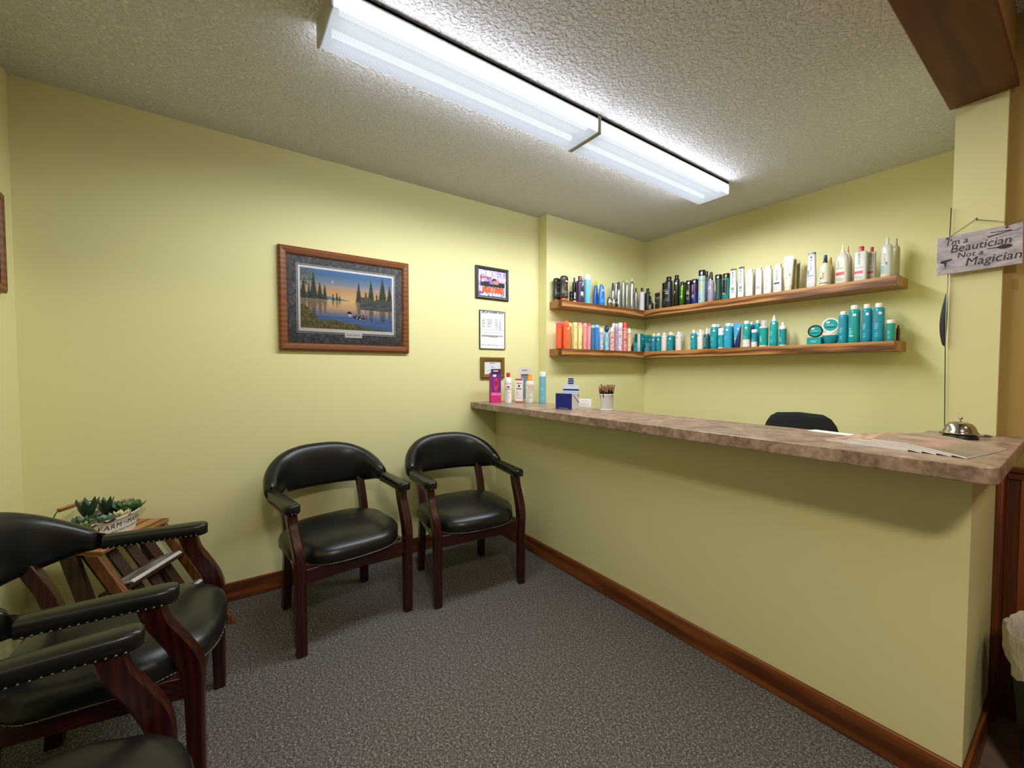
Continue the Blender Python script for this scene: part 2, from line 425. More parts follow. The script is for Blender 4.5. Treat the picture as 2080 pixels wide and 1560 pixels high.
def vnoise(x, y):
    i, j = math.floor(x), math.floor(y); fx, fy = x-i, y-j
    fx = fx*fx*(3-2*fx); fy = fy*fy*(3-2*fy)
    a = hsh(i, j)*(1-fx)+hsh(i+1, j)*fx; b = hsh(i, j+1)*(1-fx)+hsh(i+1, j+1)*fx
    return a*(1-fy)+b*fy
CONIF = [(0.03, .5, .80, .045), (0.13, .5, .93, .05), (0.085, .5, .74, .022), (0.195, .49, .78, .04), (0.245, .49, .74, .03), (0.33, .5, .60, .012), (0.37, .5, .63, .014), (0.40, .5, .59, .012),
         (0.61, .5, .84, .042), (0.69, .5, .70, .02), (0.75, .5, .90, .05), (0.815, .5, .68, .018), (0.885, .48, .98, .07), (0.97, .46, .86, .05)]
def lake(u, v):
    hz = 0.5
    def sky(v):
        t = (v-hz)/(1-hz)
        c = mixc(lin('f0c888'), lin('d9a878'), t*3.2)
        c = mixc(c, lin('9aa0a8'), (t-.3)*4)
        return mixc(c, lin('4a78a8'), (t-.48)*3)
    def trees(u, v):
        for i, (x, b, top, w) in enumerate(CONIF):
            if b - 0.02 < v < top:
                k = (top - v)/(top - b)
                jag = 0.55 + 0.45*abs(((v*34 + i*.37) % 1.0)*2-1)
                if abs(u-x) < w*k*jag + 0.003: return mixc(lin('1d2a24'), lin('4d5a44'), hsh(math.floor(u*170), math.floor(v*90))*.8)
        if u < 0.19 and v > 0.68 and (u-.07)**2/.008 + (v-.86)**2/.02 < 1.3*vnoise(u*60, v*40)+.25 and vnoise(u*90+4, v*60) > .4: return lin('6b6a44')
        return None
    n = hsh(math.floor(u*170), math.floor(v*95))
    if v >= hz:
        c = sky(v)
        if (u-.325)**2*3 + (v-.815)**2 < .00045 and (u-.318)**2*3 + (v-.825)**2 > .0004: return lin('f4f2e6')
        if v < hz + 0.12*(1-u/0.5) - 0.01 + 0.02*vnoise(u*14, 1): c = mixc(lin('5a7f9c'), lin('86a2b4'), n*.6)
        t = trees(u, v)
        if t: c = t
        if u > 0.62 and v < hz + 0.05 + 0.05*vnoise(u*18, 3): c = mixc(lin('3d4440'), lin('6d6a58'), n)
    else:
        vm = 2*hz - v
        c = mixc(sky(hz + (hz-v)*0.9), lin('4d6ca0'), (0.36-v)*6)
        t = trees(u + 0.006*math.sin(v*150), vm)
        if t and v > 0.16: c = mixc(t, c, 0.25)
        if u > 0.62 and v > hz - 0.13: c = mixc(lin('33393a'), lin('5a5f5a'), n)
        if math.sin(v*210 + 3*vnoise(u*12, v*8)) > 0.8: c = mixc(c, lin('8ca6cc'), .35)
        if (u-.63)**2*1.2 + ((v-.235)*2.1)**2 < .0085*max(0.1, 1-(u-.63)*1.5) : c = lin('26282e') if n < .8 else lin('dcdcdc')
        if (u-.505)**2 + ((v-.295)*.8)**2 < .0005 or (0.47 < u < .5 and abs(v-.3) < .006): c = lin('15171a')
        if abs(u-.51) < .014 and .23 < v < .275: c = lin('d8d8d4')
    e = 0.13 - 0.05*abs(u-.35)*2 + .03*vnoise(u*22, 2)
    if u > .35: e -= (u-.35)*.16
    e2 = 0.36 - (u/.2)**2*.33 + .05*vnoise(u*30, 7)
    if v < e or (u < .22 and v < e2):
        c = mixc(lin('2c2712'), lin('8b7f4c'), vnoise(u*60, v*50)*.8 + n*.25)
    return c
def hang(name, label, cat, x, y, z, face, group=None):
    rz = {'x': PI/2, '-y': 0.0, 'y': PI}[face]
    return thing(name, label, cat, (x, y, z), rz, group)
# lake print (local: X right when facing it, -Y towards the room); on wall_left the room is +x, so rz = 90 deg
p = hang('framed_picture', 'oak framed lake sunset print with pines and loon on the left wall', 'picture', XA, 0.6375, 1.6225, 'x')
frame_mb(0.742, 0.578, 0.042, 0.0, 0.03).build('frame', M['frame'], p)
boxmb(-0.335, 0.335, -0.012, -0.004, -0.25, 0.25).build('mat_board', M['matboard'], p)
mb = MB(); zc = 0.0075
def ring(x0, x1, z0, z1, t, y):
    for (a, b, c, d) in ((x0, x1, z0, z0+t), (x0, x1, z1-t, z1), (x0, x0+t, z0+t, z1-t), (x1-t, x1, z0+t, z1-t)):
        mb.box(a, b, y-0.001, y, c, d)
ring(-0.2815, 0.2815, -0.186, 0.2015, 0.002, -0.012)
mb.box(-0.274, 0.274, -0.0135, -0.0121, -0.178, 0.194); mb.box(-0.025, 0.075, -0.0135, -0.0121, -0.205, -0.178)
mb.build('white_border', M['paper'], p)
a = art(0.525, 0.34, 176, 116, lake, -0.0145).build('print', M['artprint'], p); a.location = (0, 0, 0.012)
vs, fs = text_geo('QUIET EVENING', 0.011)
mb = MB(); mb.add([(x+.025, -0.0142, z-0.19) for x, z in vs], fs); mb.build('caption', M['ink'], p)
boxmb(-0.335, 0.335, -0.019, -0.0175, -0.25, 0.25).build('glass', M['glass'], p)

# black framed square print
def racer(u, v):
    n = vnoise(u*14, v*9); c = mixc(lin('b79adf'), lin('f4eefc'), n*1.5 - .2)
    if vnoise(u*26+5, v*9) > .78: c = lin('7a5fb0')
    if vnoise(u*11+9, v*20) > .84: c = lin('3a3450')
    if .06 < u < .46 and .66 < v < .74 and vnoise(u*40, v*30) > .3: c = lin('d0465e')
    if .08 < u < .94 and .37 < v < .56 and (u > .2 or v < .53): c = mixc(lin('0d0d0e'), lin('333036'), vnoise(u*30, v*22))
    if .44 < u < .70 and .5 < v < .70 and u + (v-.5)*.6 < .74 and u - (v-.5)*.5 > .42: c = lin('16151a')
    if .40 < u < .56 and .47 < v < .60: c = lin('9d86c8')
    if .56 < u < .72 and .48 < v < .62: c = mixc(lin('e8483c'), lin('f7b4a0'), vnoise(u*40, v*30))
    w = .03*math.sin(u*60)
    if .14 < u < .92 and .14+w < v < .36+w:
        c = lin('f4683a') if vnoise(u*30, v*7) > .25 else lin('fbc49a')
        if v > .33+w or v < .165+w: c = lin('a02418')
    return c
p = hang('framed_picture', 'small black framed print of a dark race truck above orange lettering', 'picture', XA, 1.661, 1.864, 'x', None)
frame_mb(0.288, 0.236, 0.023, 0.0, 0.018).build('frame', M['black_frame'], p)
art(0.247, 0.196, 90, 72, racer, -0.008).build('print', M['artprint'], p)
boxmb(-0.1235, 0.1235, -0.0105, -0.0095, -0.098, 0.098).build('glass', M['glass'], p)
# licence sheet
def licence(u, v):
    c = lin('e9e9ee'); r = math.floor(v*78); q = hsh(r, math.floor(u*42)); dk = lin('7c7e84')
    if .955 < v < .985 and .04 < u < .96 and q > .25: return lin('26476a')
    if .925 < v < .95 and (u < .26 and u > .05) and q > .3: return lin('6f7c8c')
    if (.06 < u < .2 or .28 < u < .46) and .55 < v < .80 and r % 2 == 0 and q > .2 and hsh(r, 3) > .25: return dk
    if (.6 < u < .72 or .76 < u < .86) and .52 < v < .80 and r % 2 == 0 and q > .2 and hsh(r, 9) > .25: return dk
    if .33 < v < .36 and .06 < u < .94: return lin('9b9ba2')
    if .30 < v < .33 and .06 < u < .7 and q > .3: return dk
    if abs(v-.5) < .008 or abs(v-.43) < .006: return lin('b5b6ba')
    if .08 < v < .1 and .05 < u < .95 and q > .3: return lin('a9aab0')
    return c
p = hang('framed_certificate', 'white licence sheet in a thin dark frame between the other two small frames', 'certificate', XA, 1.6625, 1.521, 'x')
frame_mb(0.224, 0.285, 0.006, 0.0, 0.012).build('frame', M['black_frame'], p)
art(0.213, 0.274, 84, 156, licence, -0.008).build('sheet', M['artprint'], p)
# gold framed certificate
def cert(u, v):
    c = lin('dfe3ea'); q = hsh(math.floor(u*40), math.floor(v*40))
    if abs(v-.84) < .03 and .35 < u < .65 and q > .3: return lin('6d7078')
    if abs(v-.7) < .012 and .15 < u < .9: return lin('a2a8b2')
    if abs(v-.55) < .03 and .4 < u < .62 and q > .3: return lin('777c86')
    if abs(v-.3) < .02 and .2 < u < .8 and q > .3: return lin('9aa0aa')
    return c
p = hang('framed_certificate', 'certificate in an ornate aged gold frame, lowest of the small frames', 'certificate', XA, 1.661, 1.2405, 'x')
frame_mb(0.206, 0.156, 0.03, 0.0, 0.024).build('frame', M['gold'], p)
art(0.148, 0.098, 60, 40, cert, -0.008).build('sheet', M['artprint'], p)
# picture on the wall beside the rack, only its edge in view
p = hang('framed_picture', 'oak framed picture cut by the left photo edge above the planter', 'picture', -2.19, YL, 1.714, 'y')
frame_mb(0.56, 0.385, 0.035, 0.0, 0.024).build('frame', M['frame'], p)
boxmb(-0.248, 0.248, -0.009, -0.004, -0.16, 0.16).build('mat_board', M['matboard'], p)

# ------------------------------------------------------------------ arm chairs
def rrect(cx, cz, a, b, n=16, e=3.2):
    o = []
    for k in range(n):
        t = 2*PI*k/n; c, s = math.cos(t), math.sin(t)
        o.append((cx + a*math.copysign(abs(c)**(2/e), c), cz + b*math.copysign(abs(s)**(2/e), s)))
    return o
def sm(t): t = max(0, min(1, t)); return t*t*(3-2*t)
def make_chair(label):
    t = thing('arm_chair', label, 'chair', (0, 0, 0), 0, 'black vinyl waiting arm chairs')
    # seat: crowned cushion
    def plan(k, n, s):
        a = 2*PI*k/n; c, q = math.cos(a), math.sin(a)
        x = math.copysign(abs(c)**0.45, c); y = math.copysign(abs(q)**0.45, q)
        fy = 0.5+0.5*y
        yv = (-0.215 if y < 0 else 0.286)*abs(y)
        hw = 0.215 + 0.043*sm((yv+.20)/.12) - 0.026*sm((yv-.12)/.10)
        X = x*hw
        Y = (-0.215 if y < 0 else 0.252 + 0.034*(1-(x*abs(x))**2 if False else 1-x*x))*abs(y)
        return X*s, 0.0 + Y*s
    n = 48; rings = []
    for s, z in ((0.97, 0.368), (0.995, 0.372), (1.012, 0.388), (1.012, 0.404), (0.995, 0.420), (0.95, 0.435), (0.85, 0.450), (0.68, 0.463), (0.45, 0.471), (0.2, 0.4745), (0.02, 0.475)):
        rings.append([(*plan(k, n, s), z) for k in range(n)])
    mb = MB(); mb.loft(rings); seat = mb.build('seat', M['leather'], t, smooth=70)
    mb = MB(); bnd = [(*plan(k, 120, 0.996), 0.3725) for k in range(121)]; mb.tube(bnd, 0.0022, 6)
    for k in range(0, 400):
        a = 2*PI*k/400
        if math.sin(a) > 0.30 and k % 3 == 0 or (math.sin(a) <= 0.30 and k % 5 == 0):
            x, y = plan(k, 400, 1.0); mb.ball((x, y, 0.3725), 0.0036, 6, 4)
    mb.build('nail_studs', M['nail'], seat, smooth=80)
    # seat rails
    mb = MB()
    mb.box(-0.232, 0.232, 0.222, 0.246, 0.305, 0.368); mb.box(-0.185, 0.185, -0.190, -0.168, 0.305, 0.368)
    for s in (-1, 1):
        vs = [(s*0.245, 0.235, 0), (s*0.222, 0.235, 0), (s*0.188, -0.18, 0), (s*0.212, -0.18, 0)]
        mb.loft([[(x, y, z) for x, y, _ in vs] for z in (0.305, 0.368)])
    mb.build('seat_rail', M['mahogany_x'], t, bevel=0.003)
    for s in (-1, 1):
        # front leg sweeping up into the arm support
        path = [(.238, 0, .038, .250), (.237, .15, .041, .250), (.236, .30, .044, .250), (.236, .36, .050, .251), (.230, .41, .056, .253), (.212, .46, .058, .256), (.186, .51, .056, .259), (.162, .555, .054, .261), (.150, .60, .056, .262)]
        rings = []
        for i, (y, z, wy, x) in enumerate(path):
            hx = 0.0205
            rings.append([(s*x-hx, y-wy/2, z), (s*x+hx, y-wy/2, z), (s*x+hx, y+wy/2, z), (s*x-hx, y+wy/2, z)])
        # refine the path smoothly
        def cat(a, b, c, d, u): return 0.5*((2*b)+(-a+c)*u+(2*a-5*b+4*c-d)*u*u+(-a+3*b-3*c+d)*u**3)
        fine = []
        for i in range(len(path)-1):
            P = [path[max(i-1, 0)], path[i], path[i+1], path[min(i+2, len(path)-1)]]
            for q in range(4): fine.append(tuple(cat(P[0][k], P[1][k], P[2][k], P[3][k], q/4) for k in range(4)))
        fine.append(path[-1]); rings = []
        for (y, z, wy, x) in fine:
            hx = 0.0205; c = 0.006; h = wy/2
            rings.append([(s*x+px, y+py, z) for px, py in ((-hx+c, -h), (hx-c, -h), (hx, -h+c), (hx, h-c), (hx-c, h), (-hx+c, h), (-hx, h-c), (-hx, -h+c))])
        mb = MB(); mb.loft(rings); mb.build('leg', M['mahogany'], t, smooth=30)
        rings = []
        for y, z, bx in ((-.200, 0, .204), (-.186, .18, .200), (-.174, .34, .199), (-.178, .42, .199), (-.205, .51, .200), (-.250, .61, .202)):
            rings.append([(s*bx+px, y+py, z) for px, py in ((-.019, -.021), (.019, -.021), (.019, .021), (-.019, .021))])
        mb = MB(); mb.loft(rings); mb.build('leg', M['mahogany'], t, bevel=0.003)
        # padded arm rest
        rings = []
        for i, (y, hw, dz) in enumerate([(-.085, .027, 0), (-.04, .028, 0), (.05, .029, 0), (.12, .031, 0), (.165, .033, 0), (.19, .031, 0), (.203, .024, .002), (.209, .012, .006)]):
            x = s*(0.277 - 0.014*max(0, (y+.08))/0.28)
            rings.append([(px, y, pz) for px, pz in rrect(x, 0.6225, hw, 0.0225-dz, 16, 4.0)])
        mb = MB(); mb.loft(rings); arm = mb.build('armrest', M['leather'], t, smooth=60)
        mb = MB(); pts = []
        for i in range(17): pts.append((-0.07+0.0155*i, 1))
        for y, side in pts:
            hw = 0.0285 + (0.004*sm((y-.05)/.12))
            x = s*(0.277 - 0.014*max(0, (y+.08))/0.28)
            for q in (-1, 1): mb.ball((x+q*hw, y, 0.607), 0.0036, 6, 4)
        for q in (-0.75, -0.25, 0.25, 0.75):
            mb.ball((s*0.2635+q*0.027, 0.2075-0.018*abs(q)**3, 0.607), 0.0036, 6, 4)
        mb.build('nail_studs', M['nail'], arm, smooth=80)
    # wrap-around padded back
    rings = []; n = 44
    for i in range(n+1):
        u = i/n; th = PI*(1-u)  # 180..0 deg
        c, q = math.cos(th), math.sin(th)
        x = 0.279*math.copysign(abs(c)**0.78, c); y = -0.085 - 0.215*abs(q)**0.78
        # tangent
        e = 1e-3; th2 = th-e; c2, q2 = math.cos(th2), math.sin(th2)
        x2 = 0.279*math.copysign(abs(c2)**0.78, c2); y2 = -0.085 - 0.215*max(0, q2)**0.78 if q2 > 0 else y-1e-3
        tx, ty = x2-x, y2-y; l = math.hypot(tx, ty) or 1; nx, ny = -ty/l, tx/l   # outward/inward normal
        if i in (0, n): nx, ny = (1 if x > 0 else -1), 0
        s = max(0.0, q)
        top = 0.647 + 0.168*(s**0.75)*(0.93+0.07*s); bot = 0.600 - 0.022*sm(s*1.3)
        hw = 0.028 + 0.010*sm(s*2)
        zc, hz = (top+bot)/2, (top-bot)/2
        lean = 0.018
        ring_ = []
        for a, b in rrect(0, 0, hw, hz, 20, 2.6):
            zz = zc+b; k = lean*(zz-0.6)/0.2*s
            ring_.append((x+nx*a, y+ny*a-k, zz))
        rings.append(ring_)
    mb = MB(); mb.loft(rings); mb.build('backrest', M['leather'], t, smooth=75)
    return t
def dup(root, loc, rz, label):
    r = root.copy(); COL.objects.link(r); r.location = loc; r.rotation_euler = (0, 0, rz); r['label'] = label
    for ch in list(root.children):
        c = ch.copy(); COL.objects.link(c); c.parent = r
        for g in list(ch.children):
            d = g.copy(); COL.objects.link(d); d.parent = c
    return r
ch = make_chair('black vinyl arm chair with nailheads under the lake picture')
ch.location = (-2.2, 0.48, 0); ch.rotation_euler = (0, 0, math.radians(-82.9))
dup(ch, (-2.145, 1.165, 0), math.radians(-95.4), 'black vinyl arm chair in the corner by the counter wall')
dup(ch, (-1.705, -0.286, 0), math.radians(-5.6), 'black vinyl arm chair in front of the wooden magazine rack')
dup(ch, (-0.957, -0.338, 0), math.radians(5.0), 'nearest black vinyl arm chair, cut off by the lower left photo corner')

# ------------------------------------------------------------------ magazine rack in the corner with planter
W = Vector((-0.866, 0.5, 0)); F = Vector((0.5, 0.866, 0)); Zv = Vector((0, 0, 1))
RK = (-2.375, -0.306, 0)
rk = thing('magazine_rack', 'slatted wooden magazine rack behind the chair in the wall corner', 'magazine rack', RK, math.radians(150))
# local frame: x = W (towards the left wall), y = -F
def Lr(w, f, z): return (w, -f, z)
def slant_board(mb, w0, w1, f0, z0, f1, z1, df):
    """board whose long axis runs from (f0,z0) to (f1,z1), width df along F, thickness w0..w1"""
    mb.loft([[Lr(w0, f0, z0), Lr(w1, f0, z0), Lr(w1, f0+df, z0), Lr(w0, f0+df, z0)], [Lr(w0, f1, z1), Lr(w1, f1, z1), Lr(w1, f1+df, z1), Lr(w0, f1+df, z1)]])
HW = 0.172; TZ = 0.50; SL = 0.62
for s in (-1, 1):
    w0 = s*HW-0.011; w1 = s*HW+0.011
    mb = MB(); slant_board(mb, w0, w1, -0.06, TZ, -0.06+TZ*SL, 0.0, 0.05); mb.build('rail', M['rack'], rk, bevel=0.002)
    mb = MB(); slant_board(mb, w0, w1, -0.15, TZ, -0.15+TZ*SL*0.5, 0.0, 0.06); mb.build('rail', M['rack_shaded'], rk, bevel=0.002)
for k in range(4):
    w = -0.128 + k*0.085
    mb = MB(); slant_board(mb, w-0.024, w+0.024, -0.10, TZ-0.01, -0.10+TZ*SL, 0.0, 0.014); mb.build('slat', M['rack_shaded'], rk, bevel=0.002)
mb = MB(); mb.box(-HW-0.004, HW+0.012, 0.0, 0.16, TZ, TZ+0.018); mb.build('top_board', M['oak_x'], rk, bevel=0.003)
for i, z in enumerate((0.34, 0.20, 0.06)):
    f = (TZ-z)*SL - 0.10
    mb = MB(); mb.loft([[Lr(sg*(HW-0.012), f+a, z+b) for a, b in ((-0.03, -0.016), (0.085, 0.012), (0.085, 0.024), (0.079, 0.024), (0.079, 0.021), (-0.03, -0.006))] for sg in (-1, 1)])
    mb.build('ledge', M['rack_shaded'], rk)
# magazines lying on the ledges
def magazine(name, label, loc, rz, w, h, t, cover, cat='magazine', group=None, rot=None, droop=0.0, ramp_k=0):
    mb = MB(); nx = 28; vs = []
    tp = [(-w/2+w*i/nx) for i in range(nx+1)]
    def zz(i): return ramp_k*t*1.06*min(1.0, (w-w*i/nx)/max(.001, .03*ramp_k)) if ramp_k else droop*math.sin(PI*i/nx)
    rings = []
    for i, x in enumerate(tp): rings.append([(x, -h/2, zz(i)), (x, h/2, zz(i)), (x, h/2, zz(i)+t), (x, -h/2, zz(i)+t)])
    root = thing(name, label, cat, loc, rz, group, rot)
    mb.loft(rings); mb.build('pages', M['paper'], root)
    def fn(u, v):
        n = vnoise(u*5+h*90, v*4+w*70+loc[0]*50); c = mixc(lin(cover[0]), lin(cover[1]), n*1.6-.3)
        if v > .82 and hsh(math.floor(u*14), 1) > .35: c = lin(cover[2])
        return c
    m2 = MB(); ny = 12; vs = []; fs = []; cs = []
    for j in range(ny+1):
        for i in range(nx+1): vs.append((tp[i], -h/2+h*j/ny, zz(i)+t+0.0006))
    for j in range(ny):
        for i in range(nx):
            a = j*(nx+1)+i; fs.append((a, a+1, a+nx+2, a+nx+1)); cs.append(fn((i+.5)/nx, (j+.5)/ny))
    m2.add(vs, fs, cs); m2.build('cover', M['print'], root, smooth=40)
    return root
def rack_pt(w, f, z): return Vector(RK) + W*w + F*f + Zv*z
for k, (z0, wv, lab) in enumerate(((0.351, 0.0, 'top magazine of the small stack on the upper rack ledge'), (0.351, .01, 'lower magazine of the small stack on the upper rack ledge'),
                        (0.211, 0.0, 'upper magazine on the lower rack ledge by the chair arm'), (0.211, 0.012, 'lower magazine on the lower rack ledge by the chair arm'))):
    f = (TZ-(z0-0.011))*SL - 0.073
    up = 0.0085 if k % 2 == 0 else 0.0005
    magazine('magazine', lab, tuple(rack_pt(wv, f, z0+up)), math.radians(150), 0.276, 0.10 if False else 0.105, 0.0065, (('6a5f58', 'a8a098', '6a3a34') if k % 2 == 0 else ('5a4a40', 'b0a498', '222222')), rot=(math.radians(-14), 0, math.radians(150)))
# planter
pl = thing('succulent_planter', 'cream oval tub of artificial succulents on top of the magazine rack', 'planter', tuple(rack_pt(0.0, -0.128, TZ+0.018)), math.radians(150))
PA, PB, PH = 0.142, 0.088, 0.085
mb = MB(); n = 40
def oval(a, b, z, k): return (a*math.cos(2*PI*k/n), b*math.sin(2*PI*k/n), z)
mb.loft([[oval(PA*f, PB*f, z, k) for k in range(n)] for f, z in ((.86, 0), (.87, .004), (.93, .045), (.985, .074), (1.02, .076), (1.035, .081), (1.02, .086), (.985, .084), (.95, .07), (.9, .06))])
tub = mb.build('tub', M['enamel'], pl, smooth=50)
def on_tub(x, z):
    f = .87+.06*(z-.004)/.041 if z < .045 else .93+.055*(z-.045)/.029
    a, b = PA*f, PB*f; xx = max(-a*.98, min(a*.98, x)); return (xx, -b*math.sqrt(1-(xx/a)**2)-.0006, z)
mb = MB()
vs, fs = text_geo('FARM', 0.030, spacing=1.15); mb.add([on_tub((x-.062), z+.050) for x, z in vs], fs)
vs, fs = text_geo('TO', 0.014); mb.add([on_tub((x-.004), z+.051) for x, z in vs], fs)
vs, fs = text_geo('MARKET', 0.030, spacing=1.1); mb.add([on_tub((x+.068), z+.050) for x, z in vs], fs)
vs, fs = text_geo('FRESH FROM THE GARDEN', 0.010); mb.add([on_tub(x, z+.026) for x, z in vs], fs)
mb.build('lettering', M['ink'], tub)
mb = MB(); mb.loft([[oval(PA*.93, PB*.93, z, k) for k in range(n)] for z in (.06, .066)]); mb.build('moss', plain('moss', '3a3f24', 0.9, bumps=(120, .8, .01)), pl)
# bail handle fallen to the back-left side
hp = []
for i in range(25):
    a = PI*i/24; hp.append((0.15*math.cos(a), 0.02+0.145*math.sin(a)*0.80, .07+0.145*math.sin(a)*0.42))
mb = MB(); mb.tube(hp, 0.002, 6); wire = mb.build('wire_handle', M['ink'], pl, smooth=60)
i0 = hp[9]; i1 = hp[15]
mb = MB(); mb.tube([i0, tuple((i0[k]*.5+i1[k]*.5) for k in range(3)), i1], [0.0085, 0.0095, 0.0085], 12); mb.build('wooden_grip', M['oak_x'], wire, smooth=50)
def rosette(name, loc, r, layers, c0, c1, lift=0.5, narrow=0.36, tip=0.0, label=None):
    mb = MB()
    for L in range(layers):
        cnt = 7 if L < layers-1 else 4; k = L/max(1, layers-1)
        ln = r*(1-.62*k); el = math.radians(18 + 62*k*lift*1.6 if lift < 1 else 62+20*k)
        for q in range(cnt):
            az = 2*PI*(q+.5*(L % 2))/cnt + L*.35
            d = Vector((math.cos(az)*math.cos(el), math.sin(az)*math.cos(el), math.sin(el))); s_ = Vector((-math.sin(az), math.cos(az), 0)); u = s_.cross(d)*-1
            rings = []
            for t_, wd in ((0, .35), (.3, .85), (.6, 1), (.85, .62), (1, .05)):
                ww = ln*narrow*wd; th = ln*.09*(1-t_*.7)
                cpt = d*ln*t_ + Vector((0, 0, ln*.10*math.sin(t_*PI)*(-1)+ln*.18*t_*t_))
                rings.append([cpt - s_*ww, cpt + u*th*-.9, cpt + s_*ww, cpt + u*th])
            cc = [mixc(lin(c0), lin(c1), k*.6+.4*hsh(q, L))]
            mb.loft(rings, col=None)
            for z in range(len(mb.c)):
                if mb.c[z] is None: mb.c[z] = cc[0]
    o = mb.build(name, M['leaf'], pl, smooth=60); o.location = (-loc[0], -loc[1], loc[2])
    if label: o['label'] = label
    return o
rosette('succulent', (-.085, .03, .075), .062, 4, '2f5a34', '6c9a5c', .5, .40, label='bright green rosette')
rosette('succulent', (-.012, .058, .068), .048, 4, 'c9c08e', 'e4dcae', .5, .24, label='cream rosette')
rosette('succulent', (.065, .05, .07), .05, 3, '4d6658', '7f9a86', .6, .42, label='grey green rosette')
rosette('succulent', (.045, -.03, .085), .078, 3, '1c3326', '35553a', 1.2, .20, label='dark spiky aloe')
rosette('succulent', (-.045, -.035, .08), .06, 3, '22382a', '3d5c40', 1.2, .2, label='small dark spiky aloe')
rosette('succulent', (.10, -.01, .072), .06, 3, '34503a', '5d7f58', .6, .28)
rosette('succulent', (-.135, -.02, .082), .042, 3, '8a6258', 'b08878', .6, .42, label='pinkish rosette')
rosette('succulent', (-.085, -.05, .08), .05, 3, '4a5f50', '7d8f7c', .6, .4)
rosette('succulent', (.125, .035, .07), .045, 3, '5d6e3c', '93a45a', .6, .3, label='yellowish green tuft')

# ------------------------------------------------------------------ L-shaped display shelves
SU, SLo, TH = 1.762, 1.39, 0.057
def shelf(z, label):
    t = thing('corner_shelf', label, 'shelf', (XJ, YB, z), 0, 'oak corner display shelves')
    yl = 2.137-YB
    a = MB(); a.box(0, 0.135, yl, 0, -TH, 0); a.build('left_board', M['oak_y'], t, bevel=0.002)
    a = MB(); a.box(0.135, -0.662-XJ, -0.198, 0, -TH, 0); a.build('right_board', M['oak_x'], t, bevel=0.002)
    a = MB(); a.box(-0.01+0.118, 0.137, yl-0.002, yl+0.010, -TH, 0.0005); a.build('end_strip', M['oakd_z'], t)
    a = MB(); a.box(-0.672-XJ, -0.6615-XJ, -0.200, -0.182, -TH, 0.0005); a.build('end_strip', M['oakd_z'], t)
    return t
shelf(SU, 'upper L shaped oak shelf with black, silver and white bottles')
shelf(SLo, 'lower L shaped oak shelf with orange, pink and teal bottles')

